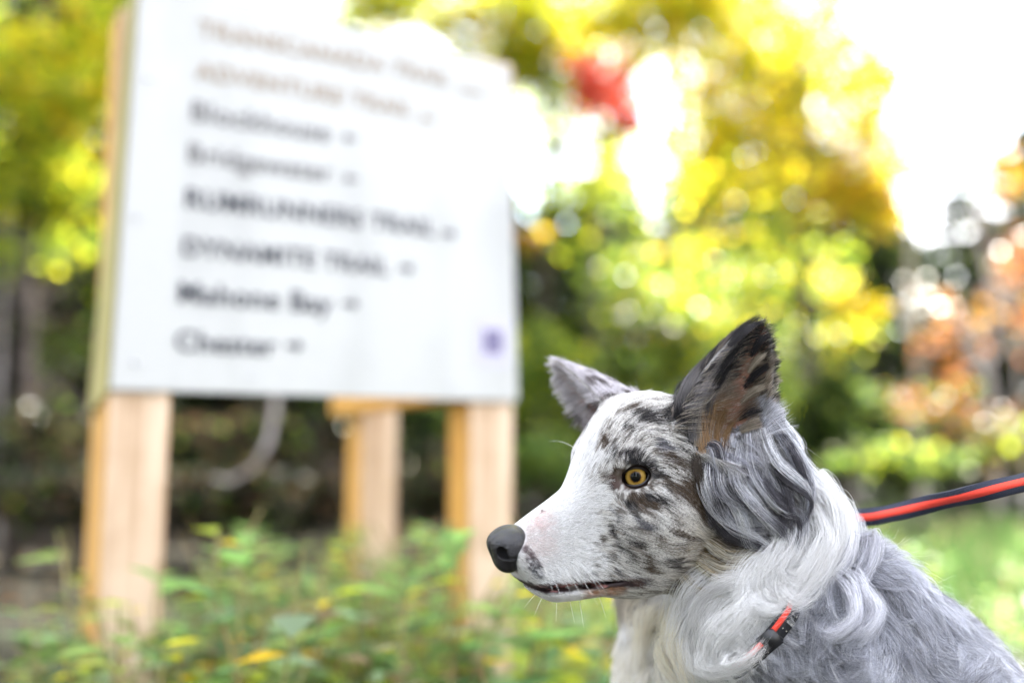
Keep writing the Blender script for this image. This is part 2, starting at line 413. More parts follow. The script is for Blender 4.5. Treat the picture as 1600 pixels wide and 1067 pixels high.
for px, Y, k, sc in [(-160, 9, 1, 1.3), (-20, 10, 0, 1.35), (60, 8.6, 3, 1.1), (150, 9.5, 1, 1.4), (250, 8.2, 3, .8), (340, 9.6, 3, 1.0), (430, 8.6, 3, .85), (520, 9.8, 2, 1.0), (610, 8.8, 3, .85), (700, 10.5, 2, 1.0), (780, 10.0, 0, .78), (850, 11.0, 0, .80), (915, 10.6, 2, .92), (985, 12, 1, .80), (1060, 11.2, 0, .86), (1140, 12, 1, .88), (1225, 11, 0, 1.0), (1310, 11.5, 1, .86), (1385, 11, 1, .80), (1475, 12, 0, .72), (1560, 11.5, 1, .70), (1640, 11, 0, .95), (1750, 10.5, 1, 1.0), (1900, 10, 0, 1.1), (2080, 9.5, 1, 1.2), (2280, 9, 2, 1.2), (2500, 8, 0, 1.3), (2800, 7, 1, 1.3), (-360, 9, 0, 1.3), (-600, 8.5, 1, 1.4), (-900, 7.5, 0, 1.3),
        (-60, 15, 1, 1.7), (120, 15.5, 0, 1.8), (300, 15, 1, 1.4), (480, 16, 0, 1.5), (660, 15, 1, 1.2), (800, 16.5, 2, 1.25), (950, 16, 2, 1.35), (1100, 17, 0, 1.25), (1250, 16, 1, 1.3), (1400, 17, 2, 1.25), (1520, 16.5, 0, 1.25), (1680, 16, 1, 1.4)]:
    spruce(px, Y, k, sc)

# the other side of the clearing, behind the camera
for px, Y, k, sc in [(-7.0, 2.5, 1, 1.2), (-6.0, -1.5, 0, 1.3), (-4.6, -4.4, 1, 1.25), (-1.6, -6.0, 0, 1.2), (1.6, -6.6, 2, 1.3), (4.6, -5.6, 1, 1.1), (-3.2, -7.5, 1, 1.6), (3.0, -8.5, 0, 1.6), (-8.5, -3.5, 1, 1.6), (7.5, -4.0, 2, 1.2)]:
    root = empty('spruce_tree', (px, Y, ground_z(np.array([px]), np.array([Y]))[0]), rng.random() * 6.28); root.scale = (sc, sc, sc)
    tag(root, 'dark spruce across the clearing, behind the viewer', 'tree', 'spruces across the clearing')
    for nm, me in (('trunk', protos[k][0]), ('crown', protos[k][1])):
        o = bpy.data.objects.new(nm, me); COL.objects.link(o); o.parent = root
        if nm == 'crown': o['kind'] = 'stuff'

# ---- low growth: grass, litter and the leafy weeds round the posts
def blades(n, xr, yr, h, w, names, dens=None):
    x = rng.uniform(*xr, n * 3); y = rng.uniform(*yr, n * 3)
    if dens is not None:
        k = rng.random(n * 3) < dens(x, y); x, y = x[k][:n], y[k][:n]
    n = len(x); z = ground_z(x, y)
    hh = h * rng.uniform(.4, 1.2, n); a = rng.random(n) * 6.28; ln = rng.normal(0, .35, (n, 2)) * hh[:, None]
    dx = np.stack([np.cos(a), np.sin(a), np.zeros(n)], 1) * w
    b = np.stack([x, y, z], 1); m = b + np.stack([ln[:, 0] * .35, ln[:, 1] * .35, hh * .6], 1); t = b + np.stack([ln[:, 0], ln[:, 1], hh], 1)
    V = np.stack([b - dx, b + dx, m + dx * .7, m - dx * .7, t + dx * .1, t - dx * .1], 1).reshape(-1, 3)
    i = np.arange(n)[:, None] * 6
    F = np.concatenate([i + np.array([0, 1, 2, 3]), i + np.array([3, 2, 4, 5])])
    return V, F, np.repeat(pal(names, n), 6, 0)
def grass(name, label, *a, **k):
    V, F, C_ = blades(*a, **k)
    o = link_mesh(name, mesh_np(name, V, F, C_), M_leaf); tag(o, label, 'grass', kind='stuff')
away = lambda x, y: ((x - .35) ** 2 + (y - .8) ** 2 > .35 ** 2) * sstep(.30, .55, fbm(np.stack([x, y, x * 0], 1), 1.1, 61, 2) + .28 * sstep(.3, 1.6, x) - .12)
grass('grass', 'green grass in the clearing to the right behind the dog', 17000, (.1, 5.5), (1.6, 7.0), .20, .006, [('turf', 5), ('straw', .3)], dens=away)
grass('dry_grass', 'dry straw coloured stalks among the weeds below the sign', 900, (-.45, .45), (1.25, 2.4), .24, .004, [('straw', 2), ('herb', 2)], dens=away)
n = 9000
x = rng.uniform(-5, 5, n); y = rng.uniform(.4, 9, n)
V, F = leaf_quads(np.stack([x, y, ground_z(x, y) + .012], 1), .06, Nrm=unit(rng.normal(0, .25, (n, 3)) + np.array([0, 0, 1])), flat=.1)
o = link_mesh('leaf_litter', mesh_np('leaf_litter', V, F, np.repeat(pal([('brown', 5), ('straw', .4), ('orange', .3)], n), 4, 0)), M_leaf)
tag(o, 'fallen brown leaves scattered over the ground', 'leaf litter', kind='stuff')

M_stem = plain('weed_stem', (.20, .24, .08), .7, .2, noise=((.26, .14, .08), 20))
def weed_proto(h, nl, ls, names, flower=None):
    bm = bmesh.new()
    stems = []
    for s in range(4):
        tip = np.array([rng.normal(0, .10) * h * 2, rng.normal(0, .10) * h * 2, h * rng.uniform(.65, 1.0)])
        line = wobble_line((rng.normal(0, .01), rng.normal(0, .01), -.02), tip, 7, .008); stems.append(line)
        tube(bm, line, np.linspace(.0035, .0012, 7), 5)
    me_s = bpy.data.meshes.new('stem'); bm.to_mesh(me_s); bm.free(); me_s.materials.append(M_stem)
    k = rng.integers(0, 4, nl); t = rng.uniform(.22, 1.0, nl)
    P = np.array([[np.interp(tt, np.linspace(0, 1, 7), stems[a][:, c]) for c in range(3)] for a, tt in zip(k, t)])
    a = rng.random(nl) * 6.28; out = np.stack([np.cos(a), np.sin(a), rng.uniform(-.1, .5, nl)], 1)
    s = ls * rng.uniform(.6, 1.3, nl)[:, None] * (1.25 - .6 * t[:, None])
    sd = unit(np.cross(out, np.array([0, 0, 1]))); up = unit(np.cross(sd, out))
    V = np.stack([P, P + out * s * .45 + sd * s * .30 + up * s * .06, P + out * s - up * s * .10, P + out * s * .45 - sd * s * .30 + up * s * .06], 1).reshape(-1, 3)
    me_l = mesh_np('leaf', V, np.arange(nl * 4).reshape(-1, 4), np.repeat(pal(names, nl), 4, 0)); me_l.materials.append(M_leaf)
    return me_s, me_l
weeds = [(weed_proto(.36, 44, .075, [('herb', 3), ('lime', .6)]), 'leafy green weed with small pointed leaves growing below the sign'),
         (weed_proto(.34, 40, .070, [('herb', 3), ('yellow', .7), ('lime', 1)]), 'weed turning yellow growing below the sign'),
         (weed_proto(.30, 46, .050, [('straw', 2), ('herb', 1.2)]), 'dried brown weed standing below the sign'),
         (weed_proto(.40, 52, .060, [('green', 1), ('herb', 2)]), 'tall bluish green weed growing below the sign')]
def weed(px, Y, k, sc, right=False):
    (ms, ml), lab = weeds[k]
    if right: lab = lab.replace('below the sign', 'in the grass behind the dog')
    root = empty('weed_plant', G(px, Y), rng.random() * 6.28); root.scale = (sc, sc, sc)
    tag(root, lab, 'plant', ['green weeds below the sign', 'yellowing weeds below the sign', 'dried weeds below the sign', 'tall weeds below the sign'][k].replace('below the sign', 'in the grass behind the dog' if right else 'below the sign'))
    for nm, me in (('stem', ms), ('leaf', ml)):
        o = bpy.data.objects.new(nm, me); COL.objects.link(o); o.parent = root
        o['kind'] = 'stuff'
for i in range(125):
    Y = rng.uniform(1.2, 2.7); px = rng.uniform(40, 1010)
    if px < 250 and Y > 2: continue
    # taller towards the right of the sign, as in the photograph
    top = np.interp(px, [40, 250, 420, 600, 800, 1000], [985, 890, 805, 800, 815, 900]) + rng.uniform(-25, 130)
    h = CAM_H - (top - 724) / FPX * Y
    sc = float(np.clip(h / .33, .35, 1.35))
    weed(px, Y, int(rng.choice(4, p=[.30, .22, .26, .22])), sc)
for i in range(26):
    weed(rng.uniform(1300, 1750), rng.uniform(2.0, 4.2), int(rng.choice([0, 2, 3])), rng.uniform(.4, .8), True)

# ================================================================ SIGN
SY = R(29)
sd_ = np.array([math.cos(SY), math.sin(SY), 0.0]); sn_ = np.array([math.sin(SY), -math.cos(SY), 0.0]); sb_ = -sn_
S_BL = at(170, 610, 1.5)
on = lambda px, py: on_plane(px, py, S_BL, sn_)
c_bl, c_br, c_tr, c_tl = S_BL, on(806, 628), on(793, 107), on(218, -39)
def wood_mat(name, c1, c2, gsc=60):
    m, nt, b, out = new_mat(name)
    tc = nt.nodes.new('ShaderNodeTexCoord'); mp = nt.nodes.new('ShaderNodeMapping'); mp.inputs['Scale'].default_value = (gsc, gsc, 2.2)
    n = nt.nodes.new('ShaderNodeTexNoise'); n.inputs['Scale'].default_value = 1; n.inputs['Detail'].default_value = 6; n.inputs['Distortion'].default_value = .6
    n2 = nt.nodes.new('ShaderNodeTexNoise'); n2.inputs['Scale'].default_value = 9; n2.inputs['Detail'].default_value = 3
    nt.links.new(tc.outputs['Object'], mp.inputs[0]); nt.links.new(mp.outputs[0], n.inputs[0]); nt.links.new(tc.outputs['Object'], n2.inputs[0])
    ad = nt.nodes.new('ShaderNodeMath'); ad.operation = 'MULTIPLY_ADD'; ad.inputs[1].default_value = .55
    nt.links.new(n2.outputs[0], ad.inputs[0]); nt.links.new(n.outputs[0], ad.inputs[2])
    r = nt.nodes.new('ShaderNodeValToRGB'); e = r.color_ramp.elements
    e[0].position = .55; e[0].color = (*c1, 1); e[1].position = 1.0; e[1].color = (*c2, 1)
    nt.links.new(ad.outputs[0], r.inputs[0]); nt.links.new(r.outputs[0], b.inputs['Base Color'])
    bp = nt.nodes.new('ShaderNodeBump'); bp.inputs['Strength'].default_value = .4; bp.inputs['Distance'].default_value = .002
    nt.links.new(n.outputs[0], bp.inputs['Height']); nt.links.new(bp.outputs[0], b.inputs['Normal'])
    b.inputs['Roughness'].default_value = .75; b.inputs['Specular IOR Level'].default_value = .2
    return m
M_post = wood_mat('post_wood', (.38, .25, .15), (.66, .50, .37))
M_shade_wood = wood_mat('shaded_side_wood', (.46, .23, .045), (.62, .36, .10))  # same timber as the posts, its warm shade put into the colour
M_ply = wood_mat('treated_board', (.24, .21, .07), (.36, .32, .13))
M_panel, nt_, b_, _o = new_mat('white_panel')
tc_p = nt_.nodes.new('ShaderNodeTexCoord'); mp_p = nt_.nodes.new('ShaderNodeMapping'); mp_p.inputs['Scale'].default_value = (14, 14, 1.3)
n_p = nt_.nodes.new('ShaderNodeTexNoise'); n_p.inputs['Scale'].default_value = 1; n_p.inputs['Detail'].default_value = 6
n_q = nt_.nodes.new('ShaderNodeTexNoise'); n_q.inputs['Scale'].default_value = 5; n_q.inputs['Detail'].default_value = 5
nt_.links.new(tc_p.outputs['Object'], mp_p.inputs[0]); nt_.links.new(mp_p.outputs[0], n_p.inputs[0]); nt_.links.new(tc_p.outputs['Object'], n_q.inputs[0])
m_p = nt_.nodes.new('ShaderNodeMath'); m_p.operation = 'ADD'; nt_.links.new(n_p.outputs[0], m_p.inputs[0]); nt_.links.new(n_q.outputs[0], m_p.inputs[1])
r_p = nt_.nodes.new('ShaderNodeValToRGB'); r_p.color_ramp.elements[0].position = .62; r_p.color_ramp.elements[0].color = (.355, .352, .342, 1); r_p.color_ramp.elements[1].position = 1.05; r_p.color_ramp.elements[1].color = (.425, .422, .412, 1)
nt_.links.new(m_p.outputs[0], r_p.inputs[0]); nt_.links.new(r_p.outputs[0], b_.inputs['Base Color'])
b_.inputs['Roughness'].default_value = .38; b_.inputs['Specular IOR Level'].default_value = .35
M_ink = plain('sign_lettering', (.020, .022, .035), .5, .3)
M_ink_glare = plain('glare_lettering', (.27, .21, .15), .5, .3); M_ink_half_glare = plain('half_glare_lettering', (.13, .125, .125), .5, .3)  # paler inks for the upper rows: lens glare painted into the letters
M_steel = plain('screw_head', (.45, .45, .47), .4, .5, metallic=.8)
M_sticker = plain('sticker', (.42, .40, .48), .4, .3); M_emblem = plain('sticker_emblem', (.10, .08, .18), .4, .3)
sign_base = np.array([S_BL[0], S_BL[1], 0.0])
sign = empty('trail_sign', sign_base, SY)          # local x along the front, y to the back, z up
tag(sign, 'white trail sign with black place names on a wooden post box', 'sign')
inv = np.array([sd_, sb_, [0, 0, 1]])
def SL(p): return inv @ (np.asarray(p, float) - sign_base)

def hexa(bm, lo, hi, bev=.004):
    lo, hi = Vector(lo), Vector(hi)
    g = bmesh.ops.create_cube(bm, size=1.0, matrix=Matrix.Translation((lo + hi) / 2) @ Matrix.Diagonal((*(hi - lo), 1)))
    es = list({e for v in g['verts'] for e in v.link_edges})
    bmesh.ops.bevel(bm, geom=es, offset=bev, segments=2, affect='EDGES')
L_bl, L_br, L_tr, L_tl = (SL(p) for p in (c_bl, c_br, c_tr, c_tl))
# panel: a slightly out-of-square sheet, 9 mm thick, in front of the posts
bm = bmesh.new()
f_ = [bm.verts.new(Vector(p) + Vector((0, -.009, 0))) for p in (L_bl, L_br, L_tr, L_tl)]
b_ = [bm.verts.new(Vector(p)) for p in (L_bl, L_br, L_tr, L_tl)]
bm.faces.new(f_); bm.faces.new(b_[::-1])
for k in range(4): bm.faces.new((f_[k], b_[k], b_[(k + 1) % 4], f_[(k + 1) % 4]))
bmesh.ops.recalc_face_normals(bm, faces=bm.faces)
bmesh.ops.bevel(bm, geom=list(bm.edges), offset=.0025, segments=2, affect='EDGES')
panel = bm_obj('panel', bm, M_panel, sign)
PW = float(np.linalg.norm(L_br[:2] - L_bl[:2])); ztop = L_tl[2] - .01; zbot = L_bl[2]
x_l1 = SL(on(165, 700))[0]; x_l2 = SL(on(265, 700))[0]; x_r1 = SL(on(735, 700))[0]; x_r2 = SL(on(803, 700))[0]
pw = .5 * ((x_l2 - x_l1) + (x_r2 - x_r1))
# depth of the box from where the rear right post stands in the photograph
ts = np.linspace(.2, 1.2, 400); fr = S_BL + sd_ * x_r2
def px_of(p):
    c = CR.T @ (np.asarray(p) - CP); return 800 + FPX * c[0] / -c[2]
DEPTH = float(ts[np.argmin([abs(px_of(fr + sb_ * t) - 622) for t in ts])])
print('SIGN', PW, pw, x_l2 - x_l1, x_r2 - x_r1, 'depth', DEPTH, 'rearleft px', px_of(S_BL + sd_ * x_l1 + sb_ * DEPTH))
def post(x0, y0, top=None):
    bm = bmesh.new(); hexa(bm, (0, 0, 0), (pw, pw, (ztop if top is None else top) + .06), .004)
    o = bm_obj('post', bm, M_post, sign); o.data.materials.append(M_shade_wood)
    for f in o.data.polygons:                     # one wood; the sides take the copy with warm shade painted in
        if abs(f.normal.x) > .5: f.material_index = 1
    o.location = (x0, y0, -.06); return o
DEPTH_L = float(ts[np.argmin([abs(px_of(S_BL + sd_ * x_l1 + sb_ * t) - 146) for t in ts])])
print('depth left', DEPTH_L)
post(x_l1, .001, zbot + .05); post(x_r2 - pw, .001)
bm = bmesh.new(); hexa(bm, (0, 0, 0), (.06, .045, ztop - zbot - .06), .003); o = bm_obj('batten', bm, M_shade_wood, sign); o.location = (SL(on(214, -39))[0] + .03, .001, zbot + .055)
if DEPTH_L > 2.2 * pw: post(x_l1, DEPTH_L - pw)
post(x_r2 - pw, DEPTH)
bm = bmesh.new()                                  # the board on the left side tapers towards its top
f0, f1 = SL(on(167, 614)), SL(on(214, -39)); b0, b1 = SL(at(136, 646, 1.63)), SL(at(205, -45, 1.60))
ins = np.array([.012, .004, 0])
vs_ = [bm.verts.new(Vector(p)) for p in (f0, f1, b1, b0, f0 + ins, f1 + ins, b1 + ins, b0 + ins)]
for f in ((0, 1, 2, 3), (7, 6, 5, 4), (0, 4, 5, 1), (1, 5, 6, 2), (2, 6, 7, 3), (3, 7, 4, 0)): bm.faces.new([vs_[i] for i in f])
bmesh.ops.recalc_face_normals(bm, faces=bm.faces)
bm_obj('side_board', bm, M_ply, sign)
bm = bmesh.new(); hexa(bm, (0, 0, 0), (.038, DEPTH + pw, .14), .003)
o = bm_obj('beam', bm, M_shade_wood, sign); o.location = (x_r2 - pw - .0405, .006, zbot + .002)

# lettering
def text_mesh(s, h, bold):
    cu = bpy.data.curves.new('text', 'FONT'); cu.body = s; cu.size = h; cu.extrude = .0006; cu.offset = bold; cu.resolution_u = 4; cu.space_character = 1.08
    o = bpy.data.objects.new('text', cu); COL.objects.link(o)
    bpy.context.view_layer.update()
    me = bpy.data.meshes.new_from_object(o.evaluated_get(bpy.context.evaluated_depsgraph_get()))
    bpy.data.objects.remove(o); bpy.data.curves.remove(cu)
    return me
def arrow_mesh(w, left=True, both=False):
    bm = bmesh.new(); s = -1 if left else 1
    pts = [(-.5, .10), (.05, .10), (.05, .38), (.5, 0), (.05, -.38), (.05, -.10), (-.5, -.10)]
    if both: pts = [(-.9, 0), (-.5, .36), (-.5, .1), (.5, .1), (.5, .36), (.9, 0), (.5, -.36), (.5, -.1), (-.5, -.1), (-.5, -.36)]
    vs = [bm.verts.new((p[0] * w * s, p[1] * w, .0006)) for p in pts]
    f = bm.faces.new(vs); bmesh.ops.recalc_face_normals(bm, faces=[f])
    ex = bmesh.ops.extrude_face_region(bm, geom=[f]); bmesh.ops.translate(bm, vec=(0, 0, -.0012), verts=[v for v in ex['geom'] if isinstance(v, bmesh.types.BMVert)])
    bmesh.ops.recalc_face_normals(bm, faces=bm.faces)
    me = bpy.data.meshes.new('arrow'); bm.to_mesh(me); bm.free(); return me
rows = [('TRANSCANADA TRAIL', (308, 60), (700, 142), (733, 146), 'both', 40), ('ADVENTURE TRAIL', (303, 125), (640, 190), (664, 188), 'left', 38), ('Blockhouse', (297, 190), (512, 220), (543, 218), 'left', 38), ('Bridgewater', (292, 255), (515, 282), (545, 281), 'left', 38),
        ('RUMRUNNERS TRAIL', (288, 325), (675, 372), (698, 367), 'right', 36), ('DYNAMITE TRAIL', (283, 400), (603, 430), (632, 421), 'right', 36), ('Mahone Bay', (277, 473), (515, 490), (545, 476), 'right', 36), ('Chester', (272, 548), (428, 553), (458, 541), 'right', 36)]
ROT = Euler((R(90), 0, 0))
for ri, (s, p0, p1, pa, kind, hpx) in enumerate(rows):
    ink = M_ink_glare if ri < 2 else (M_ink_half_glare if ri < 4 else M_ink)
    a = SL(on(*p0)); b = SL(on(*p1)); w = np.linalg.norm(b - a)
    me = text_mesh(s, .05, .0009)
    co = np.array([v.co[:] for v in me.vertices]); lo, hi = co.min(0), co.max(0)
    sc = w / (hi[0] - lo[0])
    o = link_mesh('lettering', me, ink, sign); o.scale = (sc, sc, 1)
    ang = math.atan2(b[2] - a[2], b[0] - a[0]) * 0
    o.rotation_euler = (R(90), 0, 0); o.location = (a[0] - lo[0] * sc, -.0102, a[2] - 0 * sc)
    c = SL(on(*pa))
    o = link_mesh('arrow', arrow_mesh(.028, kind == 'left', kind == 'both'), ink, sign); o.rotation_euler = (R(90), 0, 0); o.location = (c[0], -.0102, c[2])
for px, py in ((230, 125), (213, 340), (210, 567), (390, 588), (700, 600), (775, 330), (772, 150)):
    c = SL(on(px, py)); bm = bmesh.new()
    bmesh.ops.create_cone(bm, cap_ends=True, segments=16, radius1=.005, radius2=.0035, depth=.003)
    o = bm_obj('screw', bm, M_steel, sign, True); o.rotation_euler = (R(90), 0, 0); o.location = (c[0], -.0105, c[2])
a = SL(on(738, 495)); b = SL(on(790, 574))
bm = bmesh.new(); hexa(bm, (a[0], -.0102, b[2]), (b[0], -.0092, a[2]), .0004); st = bm_obj('sticker', bm, M_sticker, sign)
a = SL(on(752, 515)); b = SL(on(781, 555))
bm = bmesh.new()
for k in range(3): hexa(bm, (a[0] + (b[0] - a[0]) * (k * .36), -.0112, b[2]), (a[0] + (b[0] - a[0]) * (k * .36 + .25), -.0100, a[2]), .0003)
hexa(bm, (a[0], -.0114, b[2] + (a[2] - b[2]) * .4), (b[0], -.0099, b[2] + (a[2] - b[2]) * .62), .0003)
bm_obj('emblem', bm, M_emblem, st)
# ================================================================ DOG
# modelled in centimetres in the frame (u right, v up, w away), origin between the eyes
DOG0 = np.array([7.41, -9.53, 72.5])
def dog_world(p):
    p = np.asarray(p, float)
    c = p + DOG0
    return CP + (np.stack([c[..., 0], c[..., 1], -c[..., 2]], -1) / 100.0) @ CR.T
def DP(px, py, w):
    """dog-frame point seen at a pixel, at depth w (cm) behind the eyes"""
    z = DOG0[2] + w
    return np.array([(px - 800) / FPX * z, (533.5 - py) / FPX * z, z]) - DOG0

YAW = R(29)
ca, sa = math.cos(YAW), math.sin(YAW)
def loc2uvw(q):
    q = np.asarray(q, float)
    return np.stack([-ca * q[..., 0] + sa * q[..., 1], q[..., 2], -sa * q[..., 0] - ca * q[..., 1]], -1)
def uvw2loc(p):
    p = np.asarray(p, float)
    return np.stack([-ca * p[..., 0] - sa * p[..., 2], sa * p[..., 0] - ca * p[..., 2], p[..., 1]], -1)

def smin(a, b, k):
    h = np.clip(0.5 + 0.5 * (b - a) / k, 0, 1)
    return b * (1 - h) + a * h - k * h * (1 - h)
def smax(a, b, k):
    return -smin(-a, -b, k)
def ell(p, c, r):
    r = np.asarray(r, float)
    q = (p - np.asarray(c, float)) / r
    k0 = np.linalg.norm(q, axis=1); k1 = np.linalg.norm(q / r, axis=1)
    return k0 * (k0 - 1) / np.maximum(k1, 1e-6)
def rcone(p, a, b, ra, rb):
    a = np.asarray(a, float); b = np.asarray(b, float)
    ba = b - a
    t = np.clip(((p - a) @ ba) / (ba @ ba), 0, 1)
    return np.linalg.norm(p - a - t[:, None] * ba, axis=1) - (ra + (rb - ra) * t)

_sx = np.array([-3.0, -1.0, 0.8, 2.4, 3.9, 5.2, 6.8, 8.2, 9.2, 9.9])
_zt = np.array([4.6, 4.6, 3.0, 0.9, -0.85, -1.6, -2.45, -3.25, -3.9, -4.4])
_zb = np.array([-7.6, -8.3, -8.5, -8.6, -8.65, -8.6, -8.5, -8.0, -7.3, -6.6])
_ww = np.array([4.6, 4.1, 3.5, 2.95, 2.55, 2.3, 2.05, 1.8, 1.5, 1.1])
_tx = np.linspace(-3, 9.9, 240)
def _sm(y):
    v = np.interp(_tx, _sx, y); k = np.hanning(25); k /= k.sum()
    return np.convolve(np.pad(v, 12, mode='edge'), k, 'valid')
_tt, _tb, _tw = _sm(_zt), _sm(_zb), _sm(_ww)

EYE_C = np.array([-0.15, 2.50, 0.0])
def ear_sdf(q, base, A, O, L, w0, d0, bend):
    A = unit(A); O = np.asarray(O, float); O = unit(O - A * np.dot(O, A)); S = np.cross(A, O)
    r = q - base
    t = (r @ A) / L
    o = r @ O - bend * np.clip(t, 0, 1.2) ** 2; s = r @ S
    tt = np.clip(t, 0, 1)
    w = w0 * (1 - tt ** 1.75) ** 0.80 * (1 + 1.6 * np.clip(t, -0.4, 0)) + 0.25; d = d0 * (1 - tt ** 1.2) * (1 + 2.2 * np.clip(t, -0.4, 0)) + 0.30
    f = (np.sqrt((s / w) ** 2 + (o / d) ** 2) - 1) * np.minimum(w, d)
    f = np.maximum(f, (t - 1.02) * L); f = np.maximum(f, (-0.25 - t) * L)
    wi = w * 0.86; di = d
    inn = (np.sqrt((s / wi) ** 2 + ((o - 0.75 * d) / (di * 1.15)) ** 2) - 1) * np.minimum(wi, di)
    inn = np.maximum(inn, (-0.10 - t) * L)
    return smax(f, -inn, 0.25)

EAR_N = dict(base=np.array([-5.5, 4.5, 2.6]), A=(-0.24, 0.30, 0.93), O=(0.50, 0.86, 0.0), L=9.0, w0=3.3, d0=2.6, bend=-0.3)
EAR_F = dict(base=np.array([-2.7, -3.9, 3.3]), A=(0.40, -0.60, 0.68), O=(0.75, 0.10, -0.45), L=6.8, w0=2.35, d0=2.6, bend=0.3)

def head_sdf(p):
    q = uvw2loc(p)
    qs = q.copy(); qs[:, 1] = np.abs(q[:, 1])
    x = np.clip(q[:, 0], -3, 9.9)
    zt = np.interp(x, _tx, _tt); zb = np.interp(x, _tx, _tb); w = np.interp(x, _tx, _tw)
    c = (zt + zb) / 2; h = (zt - zb) / 2
    zz = (q[:, 2] - c) / h
    ww = w * (1 - 0.20 * np.clip(zz, -1.2, 1.2))
    f = ((np.abs(q[:, 1] / ww) ** 2.5 + np.abs(zz) ** 2.5) ** 0.4 - 1) * np.minimum(w, h)
    f = np.maximum(f, q[:, 0] - 8.7); f = np.maximum(f, -2.5 - q[:, 0])
    f = smin(f, ell(q, (8.1, 0, -5.5), (1.0, 1.5, 1.5)), 0.8)
    f = smax(f, (q[:, 0] - 7.95) * 0.745 - (q[:, 2] + 6.55) * 0.667, 0.7)       # lip slopes back from the nose to the chin
    f = smin(f, ell(q, (-3.7, 0, 0.4), (6.0, 5.0, 5.2)), 2.0)
    f = smin(f, ell(qs, (-1.6, 3.3, -2.9), (3.3, 1.9, 2.6)), 1.8)
    f = smin(f, ell(qs, (0.45, 2.35, 1.15), (1.2, 1.15, 0.9)), 0.9)
    f = smin(f, ell(q, (-2.2, 0, -5.6), (4.5, 3.6, 3.4)), 1.5)
    # eye sockets
    f = smax(f, -(np.linalg.norm(qs - (EYE_C + np.array([0.25, 0.42, 0.0])), axis=1) - 1.28), 0.35)
    # mouth slit: from the chin to the corner under the eye
    mz = -7.20 + 0.10 * np.sin(q[:, 0] * 1.1 + 0.6) + 0.10 * np.clip(q[:, 0] - 1, 0, 9) * 0 - 0.035 * np.clip(q[:, 0] - 3.5, 0, 4) ** 2 * 0.8
    gap = 0.27 * np.exp(-((q[:, 0] - 4.4) / 1.9) ** 2) + 0.07 * sstep(0.5, 1.6, q[:, 0])
    slit = np.maximum(np.abs(q[:, 2] - mz) - gap, 0.7 - q[:, 0])
    slit = np.maximum(slit, 0.9 - np.abs(q[:, 1]) + 0 * q[:, 0])
    slit2 = np.maximum(np.maximum(np.abs(q[:, 2] - mz) - gap, 5.6 - q[:, 0]), -1.0)
    f = smax(f, -np.minimum(slit, slit2), 0.10)
    f = smin(f, ear_sdf(q, **EAR_N), 0.7)
    f = smin(f, ear_sdf(q, **EAR_F), 0.7)
    return f

NECK_A = np.array([5.4, -1.6, 3.4]); NECK_B = np.array([17.0, -14.4, 5.0])
def dog_sdf(p):
    f = head_sdf(p)
    f = smin(f, rcone(p, NECK_A, NECK_B, 5.4, 6.9), 2.2)
    f = smin(f, rcone(p, NECK_B, (21.0, -19.2, 5.5), 7.0, 9.2), 3)
    f = smin(f, rcone(p, (13.4, -4.6, 2.0), (10.2, -11.2, 1.0), 3.6, 5.0), 1.6)  # ruff of hair in front of the collar
    f = smin(f, rcone(p, (10.2, -11.2, 1.0), (8.0, -13.4, 1.5), 5.0, 3.4), 1.2)
    f = smin(f, rcone(p, (18.2, -11.0, 2.0), (17.0, -14.0, -0.5), 5.2, 5.0), 2.0)  # thick hair on the shoulder behind it
    f = smin(f, ell(p, (10.2, -0.4, -0.8), (2.7, 4.0, 2.6)), 1.2)              # tuft below the near ear
    f = smin(f, rcone(p, (7.4, -12, 11.5), (9.8, -20, 10), 5.5, 7.8), 2)
    f = smin(f, rcone(p, (9.8, -20, 10), (20, -20, 6), 7.8, 9.5), 3)        # breast
    f = smin(f, rcone(p, (21.0, -19.2, 5.5), (34, -35, 1.5), 9.0, 10.3), 3)   # rib cage and back
    f = smin(f, rcone(p, (20, -20, 0.0), (16.5, -31, 1.5), 4.5, 3.2), 2.5)    # near shoulder, upper arm
    f = smin(f, rcone(p, (16, -31, 1.5), (15.2, -50, 7.6), 2.7, 1.7), 1.5)
    f = smin(f, rcone(p, (15.2, -50.0, 7.6), (12.4, -52.0, 7.8), 1.9, 1.5), 1.0)
    f = smin(f, rcone(p, (14, -28, 13), (12.5, -50, 18), 3.6, 1.7), 2)        # far foreleg
    f = smin(f, rcone(p, (12.5, -50.0, 18), (9.6, -51.7, 18.2), 1.9, 1.5), 1.0)
    for wz in (-4.5, 9.5):                                                     # folded hind legs
        f = smin(f, rcone(p, (37, -38, wz + 3.2), (28.5, -43, wz + 2.4), 6.0, 4.0), 2)
        f = smin(f, rcone(p, (28.5, -43, wz + 2.4), (36, -49.5, wz + 4.0), 3.0, 2.0), 1)
        f = smin(f, rcone(p, (36, -50, wz + 4.4), (27.5, -51.0, wz + 4.0), 2.0, 1.7), 1)
    f = smin(f, rcone(p, (42, -46, 3), (52, -51.5, 8), 2.6, 1.6), 1.5)        # tail
    return f

def grad(fn, p, e=0.05):
    g = np.stack([(fn(p + np.eye(3)[k] * e) - fn(p - np.eye(3)[k] * e)) for k in range(3)], 1)
    return unit(g)

